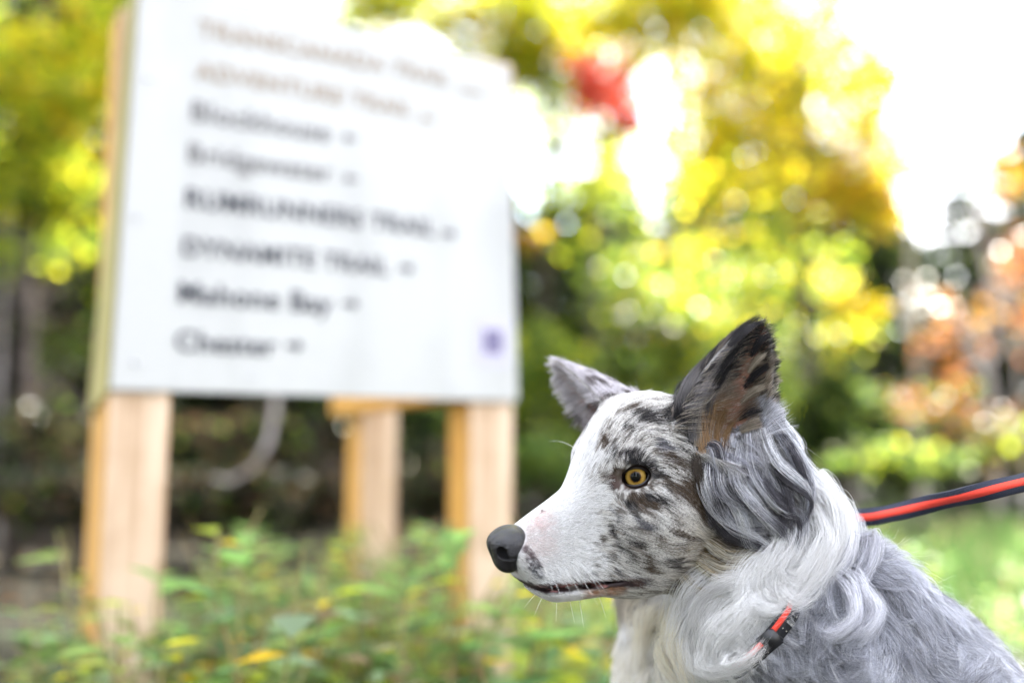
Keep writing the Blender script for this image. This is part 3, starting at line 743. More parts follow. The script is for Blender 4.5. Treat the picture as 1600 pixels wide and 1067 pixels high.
def mesh_sdf(fn, lo, hi, vox, band=1.8, coarse=6):
    import openvdb
    lo = np.asarray(lo, float)
    n = np.ceil((np.asarray(hi) - lo) / (vox * coarse)).astype(int)
    ax = [lo[k] + (np.arange(n[k]) + 0.5) * vox * coarse for k in range(3)]
    P = np.stack(np.meshgrid(*ax, indexing='ij'), -1).reshape(-1, 3)
    f = fn(P).reshape(n)
    half = vox * coarse * 0.87 + band * vox
    near = np.abs(f) < half
    D = np.repeat(np.repeat(np.repeat(np.where(f > 0, 3 * vox, -3 * vox), coarse, 0), coarse, 1), coarse, 2).astype(np.float32)
    idx = np.argwhere(near)
    sub = np.stack(np.meshgrid(*[np.arange(coarse)] * 3, indexing='ij'), -1).reshape(-1, 3)
    for s in range(0, len(idx), 3000):
        I = (idx[s:s + 3000, None, :] * coarse + sub[None]).reshape(-1, 3)
        D[I[:, 0], I[:, 1], I[:, 2]] = np.clip(fn(lo + (I + 0.5) * vox), -3 * vox, 3 * vox)
    g = openvdb.FloatGrid(3 * vox)
    g.copyFromArray(np.ascontiguousarray(D))
    pts, quads = g.convertToQuads(0.0)
    V = lo + (np.asarray(pts, float) + 0.5) * vox
    Q = np.asarray(quads).copy()
    for _ in range(2):
        d = fn(V); V = V - grad(fn, V, vox * 0.3) * np.clip(d, -vox * 0.6, vox * 0.6)[:, None]
    return V, Q

dogV, dogQ = mesh_sdf(dog_sdf, (-13, -55, -14), (56, 15, 25), 0.22)

# ---- nose leather
def nose_sdf(q):
    q = q - np.array([-0.35, 0, 0.50])
    qs = q.copy(); qs[:, 1] = np.abs(q[:, 1])
    f = ell(q, (9.25, 0, -4.75), (1.35, 1.50, 1.05))
    f = smin(f, ell(q, (9.15, 0, -5.55), (1.10, 1.15, 1.25)), 0.5)
    f = smin(f, ell(qs, (9.45, 0.85, -5.15), (0.75, 0.62, 0.72)), 0.25)      # wings
    f = smin(f, ell(q, (8.9, 0, -4.3), (1.1, 1.25, 0.75)), 0.3)
    f = smax(f, -ell(qs, (9.95, 0.92, -5.18), (0.62, 0.40, 0.46)), 0.08)    # nostrils
    a = np.array([9.95, 1.0, -5.42]); b = np.array([9.0, 1.66, -5.72])
    f = smax(f, -rcone(qs, a, b, 0.20, 0.12), 0.06)                           # slit below the wing
    f = smax(f, -rcone(q, (10.65, 0, -4.6), (10.15, 0, -6.8), 0.09, 0.10), 0.14)
    return f

# ---- eyelids, as almond rings on a sphere about the eyeball
EYE_R = 1.10
def eye_frame(side):
    g = unit(np.array([0.60, 0.78 * side, 0.10]))
    hz = unit(np.array([0.80, -0.62 * side, -0.16])); hz = unit(hz - g * np.dot(hz, g))
    v = np.cross(g, hz) if side < 0 else np.cross(hz, g)
    if v[2] < 0: v = -v
    c = EYE_C * np.array([1, side, 1])
    return c, g, hz, v
def lid_edge(phi):
    """opening of the eye: angles (towards the nose, up) in units of the eyeball radius"""
    cx, sy = math.cos(phi), math.sin(phi)
    a = 1.04 if cx > 0 else 0.92
    x = a * (abs(cx) ** 1.0) * (1 if cx > 0 else -1)
    y = (0.47 if sy > 0 else 0.54) * (abs(sy) ** 1.35) * (1 if sy > 0 else -1)
    y -= 0.16 * max(cx, 0) ** 3 - 0.03
    return x, y
def lid_mesh(side):
    c, g, hz, v = eye_frame(side)
    V, F, K = [], [], []
    N = 64
    prof = [(0.97, 1.055), (1.0, 1.10), (1.05, 1.135), (1.14, 1.15), (1.30, 1.16), (1.55, 1.15), (1.85, 1.08), (2.15, 0.96)]
    for (sc, rad) in prof:
        for k in range(N):
            x, y = lid_edge(2 * math.pi * k / N)
            x *= sc if sc < 1.2 else 1.2 + (sc - 1.2) * 0.8; y *= sc
            w = math.hypot(x, y); th = min(w * 0.98, 1.45)
            d = g * math.cos(th) + (hz * x + v * y) / max(w, 1e-6) * math.sin(th)
            V.append(c + d * rad * EYE_R); K.append(sc)
    for r in range(len(prof) - 1):
        for k in range(N):
            a, b = r * N + k, r * N + (k + 1) % N
            F.append((a, b, b + N, a + N) if side > 0 else (a, a + N, b + N, b))
    return np.array(V), np.array(F), np.array(K)
# ---------------------------------------------------------------- coat
M_skin = attr_mat('dog_skin', 0.55, 0.35)
M_fur = attr_mat('dog_fur', 0.45, 0.30, 0.34)
WHITE = np.array((.84, .83, .82)); CREAM = np.array((.78, .69, .52)); SILVER = np.array((.46, .46, .50)); GREY = np.array((.13, .13, .15))
DARK = np.array((.022, .020, .022)); BROWN = np.array((.085, .058, .038)); TAN = np.array((.36, .25, .13)); LILAC = np.array((.45, .455, .50))
PINK = np.array((.55, .30, .27)); LIP = np.array((.030, .018, .020)); RUST = np.array((.42, .17, .05))

S_COL = 13.6
dogN = grad(dog_sdf, dogV, 0.08)
_m = np.einsum('ij,ij->i', np.cross(dogV[dogQ[:, 2]] - dogV[dogQ[:, 0]], dogV[dogQ[:, 3]] - dogV[dogQ[:, 1]]), dogN[dogQ[:, 0]]).mean()
print('orientation', _m)
bvh = BVHTree.FromPolygons(dogV.tolist(), dogQ.tolist())
EYE_DIR0 = -DOG0
def hit(px, py):
    """surface point of the dog on a line of sight (where a coat mark or hair direction was measured)"""
    d = DP(px, py, 0) + DOG0; d = d / np.linalg.norm(d)
    h = bvh.ray_cast(Vector(-DOG0), Vector(d))
    if h[0] is None:
        n = min((bvh.find_nearest(Vector(DP(px, py, w))) for w in np.linspace(-10, 12, 23)), key=lambda t: t[3])
        return np.array(n[0]), np.array(n[1])
    n = np.array(h[1])
    return np.array(h[0]), n if n @ d < 0 else -n

# hair control points on the near side: pixel, direction on the picture plane, away component, length cm, lift, curl
HC = [
 (830, 815, 1, -.45, .2, .22, .10, 0), (870, 850, 1, -.2, 0, .30, .10, 0), (850, 890, .9, .55, 0, .35, .2, 0), (820, 870, .8, .6, 0, .25, .2, 0),
 (900, 800, .9, -.5, .1, .35, .10, 0), (930, 860, 1, .1, 0, .55, .12, 0), (900, 895, .7, .7, 0, .55, .25, 0), (960, 895, .9, .5, 0, .7, .2, 0), (880, 935, .8, .6, 0, .5, .25, 0),
 (930, 935, .8, .5, 0, .7, .25, 0), (945, 770, .75, -.3, 0, .5, .15, 0), (930, 720, .45, -.85, .1, .5, .18, 0), (960, 700, .45, -.9, 0, .6, .2, 0), (990, 700, .6, -.75, 0, .6, .18, 0),
 (1030, 705, .9, .1, 0, .8, .14, 0), (1045, 740, .9, .5, 0, .9, .14, 0), (1000, 775, .8, .55, 0, .7, .14, 0), (960, 770, .6, .7, 0, .5, .14, 0), (940, 660, .55, -.8, .3, .6, .18, 0),
 (1000, 650, .85, -.35, .2, .8, .16, 0), (1040, 630, .9, -.3, .2, .9, .18, 0), (1030, 670, .9, .15, 0, 1.0, .14, 0), (1080, 690, .75, .6, 0, 1.3, .14, .0),
 (1000, 820, .95, .35, 0, 1.0, .12, .0), (1050, 800, .85, .5, 0, 1.3, .12, .0), (1000, 880, .9, .4, 0, 1.0, .16, .0), (1060, 860, .95, .15, 0, 1.8, .12, .05), (1020, 920, .85, .5, 0, 1.4, .2, .05),
 (1100, 780, .6, .8, 0, 1.9, .14, .05), (1110, 840, .95, .1, 0, 2.6, .13, .10), (1140, 790, .55, .8, 0, 2.4, .16, .12), (1160, 850, .8, .5, 0, 3.0, .18, .18), (1100, 900, .8, .55, 0, 3.0, .18, .2),
 (1090, 950, .55, .85, 0, 3.2, .2, .25), (1060, 960, .5, .85, 0, 2.6, .2, .2), (1150, 930, .45, .9, 0, 3.4, .25, .45),
 # behind the near ear
 (1140, 730, .35, .9, -.2, 3.2, .3, .25), (1180, 740, .35, .9, -.1, 3.8, .3, .35), (1220, 700, .5, .8, 0, 3.6, .35, .35), (1200, 800, .35, .95, 0, 3.6, .28, .35), (1240, 760, .35, .95, 0, 3.6, .3, .3),
 # ruff
 (1250, 800, .1, 1, 0, 3.4, .3, .35), (1230, 860, -.1, 1, 0, 3.6, .35, .5), (1200, 900, -.1, 1, -.1, 3.6, .35, .55), (1280, 830, .1, 1, 0, 3.0, .3, .3), (1170, 960, -.2, 1, -.1, 3.4, .35, .6), (1120, 980, .1, 1, 0, 3.6, .3, .5),
 # body behind the collar
 (1340, 830, .45, .85, 0, 4.2, .45, .5), (1300, 930, -.1, 1, 0, 4.6, .45, .6), (1380, 880, .6, .8, 0, 4.2, .45, .45), (1280, 1000, -.2, 1, 0, 4.2, .4, .6), (1230, 1040, -.2, 1, 0, 2.6, .4, .5),
 (1400, 980, .55, .8, 0, 4.0, .4, .35), (1480, 960, .75, .6, 0, 4.2, .4, .25), (1350, 1040, .2, 1, 0, 3.6, .4, .45), (1540, 1040, .8, .55, 0, 4.2, .4, .2), (1450, 1060, .6, .8, 0, 4.0, .4, .3),
 (1050, 1040, .0, 1, 0, 4.0, .35, .3), (1010, 1000, -.15, 1, 0, 4.0, .35, .3), (1110, 1060, .0, 1, 0, 3.5, .35, .3),
]
hp, hd, hv = [], [], []
for (px, py, du, dv, dw, L, lift, curl) in HC:
    p, n = hit(px, py)
    d = unit(np.array([du, -dv, dw]))
    hp.append(p); hd.append(d); hv.append((L, lift, curl))
    q = uvw2loc(p)
    if py < 960 and px < 1200:                 # mirror the head's hair lie to its far side
        q2 = q * np.array([1, -1, 1]); dl = uvw2loc(d) * np.array([1, -1, 1])
        hp.append(loc2uvw(q2)); hd.append(loc2uvw(dl)); hv.append((L, lift, curl))
def extra(p, d, v):
    hp.append(np.array(p, float)); hd.append(unit(np.array(d, float))); hv.append(v)
extra((30, -18, 10), (.7, -.6, .2), (4, .4, .3)); extra((20, -5, 12), (.5, -.8, .3), (4, .4, .4)); extra((12, -2, 9), (.4, -.8, .3), (3.4, .3, .3))
extra((8, -14, 15), (0, -1, .1), (4, .4, .3)); extra((36, -40, -5), (.5, -.8, 0), (3, .35, .2)); extra((36, -40, 12), (.5, -.8, 0), (3, .35, .2)); extra((15, -42, 5), (.2, -1, 0), (.8, .15, .1)); extra((13, -42, 16), (.2, -1, 0), (.8, .15, .1))
hp, hd, hv = np.array(hp), np.array(hd), np.array(hv)

# ears get their own hair rule
def ear_coord(q, E):
    A = unit(E['A']); O = np.asarray(E['O'], float); O = unit(O - A * np.dot(O, A)); S = np.cross(A, O)
    r = q - E['base']
    t = (r @ A) / E['L']; o = r @ O - E['bend'] * np.clip(t, 0, 1.2) ** 2; s = r @ S
    tt = np.clip(t, 0, 1)
    w = E['w0'] * (1 - tt ** 1.75) ** 0.80 + 0.25
    return t, o, s, w, A, O, S

# coat marks: pixel, half sizes in pixels (along, across), angle, colour, strength, noise raggedness
CM = [
 # face, dark merle
 (1010, 650, 26, 13, 20, DARK, .9), (975, 665, 16, 9, 20, DARK, .75), (985, 640, 20, 9, 10, BROWN, .7), (1050, 640, 34, 22, -50, DARK, 1), (1075, 670, 40, 20, -65, DARK, .95), (1040, 690, 20, 10, 30, GREY, .9),
 (935, 690, 34, 9, 65, BROWN, .85), (955, 712, 16, 12, 60, DARK, .7), (985, 712, 36, 11, 5, DARK, .85), (1022, 722, 22, 10, 30, DARK, .75), (992, 740, 46, 28, 8, BROWN, 1.15), (1000, 724, 34, 10, 12, DARK, 1.0), (1028, 742, 18, 12, 20, DARK, .9), (962, 753, 20, 11, 25, (.10, .055, .045), 1.1), (985, 762, 34, 9, 8, BROWN, 1.0),
 (1060, 720, 30, 10, 40, BROWN, .7), (1095, 735, 30, 16, 50, DARK, .8), (1090, 775, 60, 22, 42, BROWN, .95), (1130, 800, 50, 18, 45, DARK, .95), (1060, 765, 40, 13, 32, BROWN, .9),
 (1000, 783, 30, 14, -12, BROWN, 1), (985, 795, 18, 10, 40, DARK, .8), (1020, 778, 24, 9, 15, DARK, .8), (1000, 815, 20, 10, 40, GREY, .9), (958, 838, 18, 9, 45, DARK, .85), (942, 868, 11, 8, 45, DARK, .8), (975, 865, 14, 8, 60, DARK, .7), (990, 850, 15, 8, 45, DARK, .7),
 (945, 800, 12, 5, 60, GREY, .7), (955, 815, 9, 5, 60, GREY, .7), (1030, 845, 18, 8, 50, BROWN, .8), (1010, 880, 20, 9, 55, BROWN, .8), (1045, 880, 22, 9, 55, DARK, .8), (1060, 830, 30, 9, 30, BROWN, .8), (1075, 905, 26, 12, -25, DARK, .9), (1040, 915, 18, 8, 50, BROWN, .8),
 (1100, 850, 50, 16, 5, TAN * .55, .9), (1120, 825, 40, 12, 30, DARK, .8), (1130, 870, 50, 14, -5, TAN * .8, .8), (1160, 830, 40, 16, 45, DARK, .85), (1000, 905, 14, 6, 45, GREY, .7), (965, 890, 10, 6, 45, GREY, .5), (928, 880, 8, 4, 45, GREY, .5),
 (915, 895, 20, 6, 0, SILVER, .4), (848, 800, 9, 5, 5, GREY, .55), (832, 878, 30, 12, 75, GREY, .62), (824, 905, 14, 9, 60, GREY, .6), (824, 862, 14, 8, 80, (.15, .1, .11), .7),
 (912, 672, 12, 24, -20, GREY, .7), (897, 715, 10, 22, 0, BROWN, .8), (925, 640, 14, 16, 0, SILVER, .7),
]
cmarks = []
for (px, py, a, b, ang, col, st) in CM:
    p, n = hit(px, py)
    k = (DOG0[2] + p[2]) / FPX
    th = R(ang)
    e1 = np.array([math.cos(th), -math.sin(th), 0]); e1 = unit(e1 - n * np.dot(e1, n)); e2 = np.cross(n, e1)
    cmarks.append((p, e1 / (a * k), e2 / (b * k), n / (2.0 * max(a, b) * k), np.asarray(col, float), st))
    q = uvw2loc(p)

PK1, PK2 = hit(842, 808)[0], hit(840, 845)[0]
def coat(P, q, u, E2):
    """coat colour of a hair by the place of its root: P dog frame, q head frame"""
    n = len(P)
    if u is None: u = np.full(n, .5)
    hard = lambda m: sstep(u * .8 + .1 - .16, u * .8 + .1 + .16, m)     # whole tufts are dark or light
    warp = np.stack([vnoise(P, 0.8, s) - .5 for s in (1, 2, 3)], 1)
    fine = fbm(P, 1.6, 11, 3); big = fbm(P, 0.45, 23, 2); stre = vnoise(P * np.array([1, 1, 1]), 5.0, 31)
    C = np.tile(np.array((.74, .72, .69)), (n, 1))
    inhead = (P @ np.array([.74, -.67, .05])) < 8.0
    # merle ground over the face: silver with dark flecks, warmer low on the cheek
    fl = hard(sstep(.48, .74, .5 * fine + .5 * fbm(P, 3.4, 15, 2)))
    cheekw = sstep(0.5, -4.5, q[:, 0]) * sstep(0, -5, q[:, 2])
    C = C * (1 - cheekw[:, None] * .6) + np.array((.42, .34, .21)) * cheekw[:, None] * .6
    C = C * (1 - .75 * fl[:, None]) + BROWN * .75 * fl[:, None]
    lot = (u > .88) & (q[:, 0] < 4.5); C[lot] = C[lot] * .15 + BROWN * .5
    # back of the head and ears: dark grey
    back = sstep(-3.5, -6.5, q[:, 0]) * sstep(-1.5, 1.5, q[:, 2])
    C = C * (1 - .55 * back[:, None]) + GREY * .55 * back[:, None]
    for (p, a, b, c, col, st) in cmarks:
        d = P - p + warp * 0.9
        r = np.sqrt((d @ a) ** 2 + (d @ b) ** 2 + (d @ c) ** 2) + (stre - .5) * .55
        m = hard(st * (1 - sstep(.45, 1.3, r)))
        C = C * (1 - m[:, None]) + col * m[:, None]
    # white muzzle and blaze
    ym = np.abs(q[:, 1] + .25 + warp[:, 0] * .5)
    half = np.interp(q[:, 0], [-9, -5, -2, 0, 1.5, 3, 4.5, 12], [.55, .70, .85, .7, .8, 1.5, 4, 6])
    blaze = (1 - sstep(half * .8, half * 1.12 + .12, ym)) * sstep(-2.6, -1.2, q[:, 2] - np.interp(q[:, 0], [-3, 1, 3, 10], [4.5, .5, -2.5, -9]))
    edge = 2.9 + 1.0 * (fine - .5) * 2 - 0.10 * (q[:, 2] + 3)
    muz = hard(sstep(edge - 1.0, edge + .9, q[:, 0] + warp[:, 1] * 1.2)) * (q[:, 0] < 11)
    wmask = np.maximum(blaze, muz * (1 - .0))
    wmask = wmask * inhead
    dk = np.zeros(n)
    for (p, a, b, c, col, st) in cmarks[-9:-3]:
        d = P - p + warp * 0.5
        r = np.sqrt((d @ a) ** 2 + (d @ b) ** 2 + (d @ c) ** 2) + (stre - .5) * .7
        dk = np.maximum(dk, hard(st * (1 - sstep(.4, 1.25, r))))
    C = C * (1 - wmask[:, None]) + WHITE * wmask[:, None]
    C = C * (1 - dk[:, None]) + GREY * .7 * dk[:, None]
    for (c0, r0, st) in ((PK1, 1.3, .34), (PK2, 1.8, .22)):
        m = st * (1 - sstep(.3, 1.1, np.linalg.norm(P - c0, axis=1) / r0 + (stre - .5) * .4))
        C = C * (1 - m[:, None]) + np.array((.70, .42, .40)) * m[:, None]
    # lips, pink of the muzzle
    lipd = np.abs(q[:, 2] + 7.20)
    m = (1 - sstep(.25, .5, lipd)) * (q[:, 0] > .2) * (q[:, 0] < 8)
    C = C * (1 - m[:, None]) + np.array((.10, .06, .055)) * m[:, None]
    m = (1 - sstep(.2, .7, np.abs(q[:, 2] + 7.85))) * sstep(0.8, 1.6, q[:, 0]) * (1 - sstep(3.2, 4.6, q[:, 0])) * .6
    C = C * (1 - m[:, None]) + RUST * m[:, None]
    # throat and neck: cream in front, white ruff, lilac grey body, white breast
    s = P @ np.array([.74, -.67, .05])               # along the neck
    tw = s + warp[:, 2] * 1.0
    ruff = sstep(10.6, 12.2, tw + 1.2 * sstep(-6, -9, P[:, 1]))
    C = C * (1 - ruff[:, None]) + (WHITE * .97) * ruff[:, None]
    thr = sstep(-8.4, -9.6, P[:, 1]) * (1 - sstep(7.5, 10, s))
    cr = WHITE * (1 - .4 * big[:, None]) + CREAM * .4 * big[:, None]
    C = C * (1 - thr[:, None]) + cr * thr[:, None]
    bod = sstep(S_COL + .2, S_COL + 1.0, s + warp[:, 2] * .4)
    lil = LILAC * (0.40 + 1.35 * fbm(P, .42, 51, 3))[:, None]
    dkp = hard(sstep(.46, .70, fbm(P, .5, 77, 3)))
    lil = lil * (1 - .55 * dkp[:, None]) + GREY * .55 * dkp[:, None]
    C = C * (1 - bod[:, None]) + lil * bod[:, None]
    br = sstep(18.5, 14.5, P[:, 0] + 1.0 - .45 * (P[:, 2]) + warp[:, 0] * 3) * sstep(-13.5, -15.5, P[:, 1]) * sstep(-30, -27, P[:, 1])
    brc = WHITE * .6 + CREAM * .4
    C = C * (1 - br[:, None]) + brc * br[:, None]
    legs = sstep(-33, -36, P[:, 1])
    C = C * (1 - legs[:, None] * .8) + WHITE * .8 * legs[:, None]
    return np.clip(C, .012, .85)

# ---------------------------------------------------------------- body mesh with skin colours
qV = uvw2loc(dogV)
skin = coat(dogV, qV, None, None) * .45
lipd = np.abs(qV[:, 2] + 7.20)
mouth = (lipd < .42) & (qV[:, 0] > .3) & (qV[:, 0] < 8.6) & (np.abs(qV[:, 1]) < 3.4)
skin[mouth] = LIP
inner = mouth & (qV[:, 0] > 2.4) & (qV[:, 0] < 6.3) & (lipd < .3)
skin[inner] = np.array((.30, .12, .11))
for E in (EAR_N, EAR_F):
    t, o, s, w, A, O, S = ear_coord(qV, E)
    m = (t > -.1) & (t < 1.0) & (np.abs(s) < w * .95) & ((dogN @ loc2uvw(O)) > .15) & (o > -E['d0'] - .5) & (o < 1.6) & (t > .0)
    k = m * (1 - sstep(.6, .9, np.abs(s / w)))
    pk = np.array((.42, .20, .14))
    skin = skin * (1 - k[:, None]) + pk * k[:, None]
me = mesh_np('dog', dog_world(dogV), dogQ, skin)
dog = link_mesh('dog', me, M_skin, None, True)
tag(dog, 'grey merle dog with a white blaze and pricked ear, wearing a collar, looking left', 'dog')

# nose, eyes, lids
M_nose = plain('nose_leather', (.006, .006, .007), .24, .40, noise=((.014, .013, .017), 160), bump=1.0, bscale=900)
_pn = next(n for n in M_nose.node_tree.nodes if n.type == 'BSDF_PRINCIPLED'); _pn.inputs['Coat Weight'].default_value = .25; _pn.inputs['Coat Roughness'].default_value = .18
nV, nQ = mesh_sdf(lambda p: nose_sdf(p), (7.2, -2.2, -7.6), (11.2, 2.2, -3.0), 0.07)
o = link_mesh('nose', mesh_np('nose', dog_world(loc2uvw(nV)), nQ), M_nose, dog, True)

def eye_material():
    m, nt, b, out = new_mat('eyeball')
    tc = nt.nodes.new('ShaderNodeTexCoord')
    sep = nt.nodes.new('ShaderNodeSeparateXYZ'); nt.links.new(tc.outputs['Object'], sep.inputs[0])
    # radius from the gaze axis (object z), eyeball radius = 1
    cmb = nt.nodes.new('ShaderNodeCombineXYZ'); nt.links.new(sep.outputs['X'], cmb.inputs['X']); nt.links.new(sep.outputs['Y'], cmb.inputs['Y'])
    ln = nt.nodes.new('ShaderNodeVectorMath'); ln.operation = 'LENGTH'; nt.links.new(cmb.outputs[0], ln.inputs[0])
    at_ = nt.nodes.new('ShaderNodeMath'); at_.operation = 'ARCTAN2'; nt.links.new(sep.outputs['Y'], at_.inputs[0]); nt.links.new(sep.outputs['X'], at_.inputs[1])
    c2 = nt.nodes.new('ShaderNodeCombineXYZ'); nt.links.new(at_.outputs[0], c2.inputs['X']); nt.links.new(ln.outputs['Value'], c2.inputs['Y'])
    ns = nt.nodes.new('ShaderNodeTexNoise'); ns.inputs['Scale'].default_value = 5.0; ns.inputs['Detail'].default_value = 4
    mp = nt.nodes.new('ShaderNodeMapping'); mp.inputs['Scale'].default_value = (4.0, 0.8, 1); nt.links.new(c2.outputs[0], mp.inputs[0]); nt.links.new(mp.outputs[0], ns.inputs['Vector'])
    ad = nt.nodes.new('ShaderNodeMath'); ad.operation = 'MULTIPLY_ADD'; ad.inputs[1].default_value = 0.16; nt.links.new(ns.outputs[0], ad.inputs[0]); nt.links.new(ln.outputs['Value'], ad.inputs[2])
    r = nt.nodes.new('ShaderNodeValToRGB'); e = r.color_ramp.elements
    e[0].position = 0.0; e[0].color = (.002, .002, .002, 1)
    e[1].position = 1.0; e[1].color = (.10, .06, .05, 1)
    for pos, c in ((.37, (.003, .003, .003)), (.42, (.10, .05, .012)), (.48, (.36, .21, .04)), (.60, (.50, .32, .08)), (.69, (.30, .18, .035)), (.745, (.012, .008, .006)), (.84, (.012, .009, .008))):
        x = e.new(pos); x.color = (*c, 1)
    nt.links.new(ad.outputs[0], r.inputs[0]); nt.links.new(r.outputs[0], b.inputs['Base Color'])
    b.inputs['Roughness'].default_value = .35
    b.inputs['Specular IOR Level'].default_value = 0.0; b.inputs['Coat Weight'].default_value = .55; b.inputs['Coat Roughness'].default_value = .01; b.inputs['Coat IOR'].default_value = 1.4
    return m
M_eye = eye_material()
M_lid = attr_mat('eyelid_skin', .35, .5)
for side in (1, -1):
    c, g, hz, v = eye_frame(side)
    ge = unit(g * 1.0 + np.array([.10, 0.16 * side, 0.02])) if side > 0 else g
    bm = bmesh.new(); bmesh.ops.create_uvsphere(bm, u_segments=48, v_segments=32, radius=1.0)
    for vv in bm.verts:                                   # cornea bulge
        rr = math.hypot(vv.co.x, vv.co.y)
        if vv.co.z > 0 and rr < .8: vv.co.z += .10 * (1 - (rr / .8) ** 2)
    o = bm_obj('eyeball', bm, M_eye, dog, True)
    zc = loc2uvw(ge); zc = CR @ (np.array([zc[0], zc[1], -zc[2]]))
    o.matrix_world = Matrix.Translation(Vector(dog_world(loc2uvw(c)))) @ Vector(zc).to_track_quat('Z', 'Y').to_matrix().to_4x4() @ Matrix.Scale(EYE_R / 100, 4)
    V, F, K = lid_mesh(side)
    kc = np.where(K[:, None] < 1.2, np.array((.014, .009, .009)), np.array((.040, .024, .022)))
    px = V @ hz - c @ hz
    pinkc = sstep(.85, 1.15, px)[:, None] * sstep(2.2, 1.6, px)[:, None] * .8
    kc = kc * (1 - pinkc) + np.array((.13, .06, .045)) * pinkc
    link_mesh('eyelid', mesh_np('eyelid', dog_world(loc2uvw(V)), F, kc), M_lid, dog, True)
# ---------------------------------------------------------------- fur strands
def catmull(P, m=14):
    P = [np.asarray(p, float) for p in P]; P = [2 * P[0] - P[1]] + P + [2 * P[-1] - P[-2]]
    out = []
    for i in range(1, len(P) - 2):
        for t in np.linspace(0, 1, m, endpoint=False):
            a, b, c, d_ = P[i - 1:i + 3]
            out.append(.5 * ((2 * b) + (c - a) * t + (2 * a - 5 * b + 4 * c - d_) * t * t + (3 * b - a - 3 * c + d_) * t ** 3))
    out.append(P[-2]); return np.array(out)

def sample_roots(n_try):
    a = dogV[dogQ[:, 0]]; b = dogV[dogQ[:, 1]]; c = dogV[dogQ[:, 2]]; d = dogV[dogQ[:, 3]]
    area = .5 * np.linalg.norm(np.cross(c - a, d - b), axis=1)
    ctr = (a + b + c + d) / 4
    nrm = dogN[dogQ].mean(1)
    tov = unit(-DOG0 - ctr)
    face = (nrm * tov).sum(1)
    z = ctr[:, 2] + DOG0[2]
    py = 533.5 - ctr[:, 1] / 1 * 0 - (ctr[:, 1] + DOG0[1]) / z * FPX
    s = ctr @ np.array([.74, -.67, .05])
    dens = np.where(s < 9, 260.0, np.where(s < 14.4, 170.0, 105.0))
    dens = dens * np.where(face > -.25, 1, .30)
    dens = dens * np.where(py > 1180, .25, 1)
    cum = np.cumsum(area * dens); N = int(cum[-1])
    k = np.searchsorted(cum, rng.random(N) * cum[-1])
    u, v = rng.random(N)[:, None], rng.random(N)[:, None]
    P = (a[k] * (1 - u) + b[k] * u) * (1 - v) + (d[k] * (1 - u) + c[k] * u) * v
    Nn = unit((dogN[dogQ[k, 0]] * (1 - u) + dogN[dogQ[k, 1]] * u) * (1 - v) + (dogN[dogQ[k, 3]] * (1 - u) + dogN[dogQ[k, 2]] * u) * v)
    return P, Nn

P, Nn = sample_roots(0)
q = uvw2loc(P)
# places without hair: mouth gap, eye openings, nose leather
keep = np.ones(len(P), bool)
keep &= ~((q[:, 2] + 7.20 < .26 + .12 * np.sin(q[:, 0] * 5.0)) & (q[:, 2] + 7.20 > -.30 - .22 * sstep(1.5, 3.5, q[:, 0])) & (q[:, 0] > .6) & (q[:, 0] < 8.4) & (np.abs(q[:, 1]) < 3.2))
for side in (1, -1):
    c, g, hz, v = eye_frame(side)
    r = q - c; x = r @ hz; y = r @ v; zz = r @ g
    ee = np.sqrt(((x - .22) / 1.46) ** 2 + ((y + .12 * np.clip(x, 0, 2)) / .88) ** 2)
    keep &= ~((ee < 1.0) & (zz > -.6))
keep &= nose_sdf(q) > .04
P, Nn, q = P[keep], Nn[keep], q[keep]
N = len(P)

# comb field by inverse distance weights
comb = np.zeros((N, 3)); val = np.zeros((N, 3)); W = np.zeros(N)
for k in range(len(hp)):
    w = 1.0 / (((P - hp[k]) ** 2).sum(1) + .15) ** 1.9
    comb += w[:, None] * hd[k]; val += w[:, None] * hv[k]; W += w
comb = unit(comb); val /= W[:, None]
Lh, lift, curl = val[:, 0].copy(), val[:, 1].copy(), val[:, 2].copy()
Mm = N // 6
gm = rng.choice(N, Mm, replace=False)
kdm = KDTree(Mm)
for j, i in enumerate(gm): kdm.insert(P[i], j)
kdm.balance()
micro = np.fromiter((kdm.find(p)[1] for p in P.tolist()), np.int64, N)
C = coat(P, q, np.clip(rng.random(Mm)[micro] + rng.normal(0, .12, N), 0, 1), None)
clumpy = np.clip(.25 + 1.2 * curl + .1 * Lh, 0, .85)

# the ruff falls backwards over the collar; woolly swirl in the long coat
sP = P @ np.array([.74, -.67, .05])
over = sstep(S_COL - 4.2, S_COL - 1.5, sP) * (1 - sstep(S_COL + .1, S_COL + .8, sP)) * (P[:, 1] < 2)
bare = sstep(-8.0, -9.0, P[:, 1]) * sstep(4, 2, P[:, 2]) * sstep(7.6, 8.6, P[:, 0])       # where the strap shows
ov = over * (1 - .85 * bare)
comb = comb * (1 - .65 * ov[:, None]) + np.array([.74, -.67, .0]) * .9 * ov[:, None]
Lh = Lh * (1 - ov) + 3.6 * ov; lift = lift * (1 - ov) + .62 * ov
Lh = np.where((over > .5) & (bare > .5), np.minimum(Lh, 1.1), Lh)
longc = sstep(9.5, 12, sP)
sw = (fbm(P, .33, 201, 2) - .5) * 4.2 * longc + (fbm(P, .9, 207, 2) - .5) * 1.6 * longc
bnn = np.cross(Nn, comb); comb = comb * np.cos(sw)[:, None] + unit(bnn) * np.sin(sw)[:, None]
bodyc = sstep(S_COL, S_COL + 2, sP)
lift = lift + .12 * bodyc; Lh = Lh * (1 - .25 * bodyc)

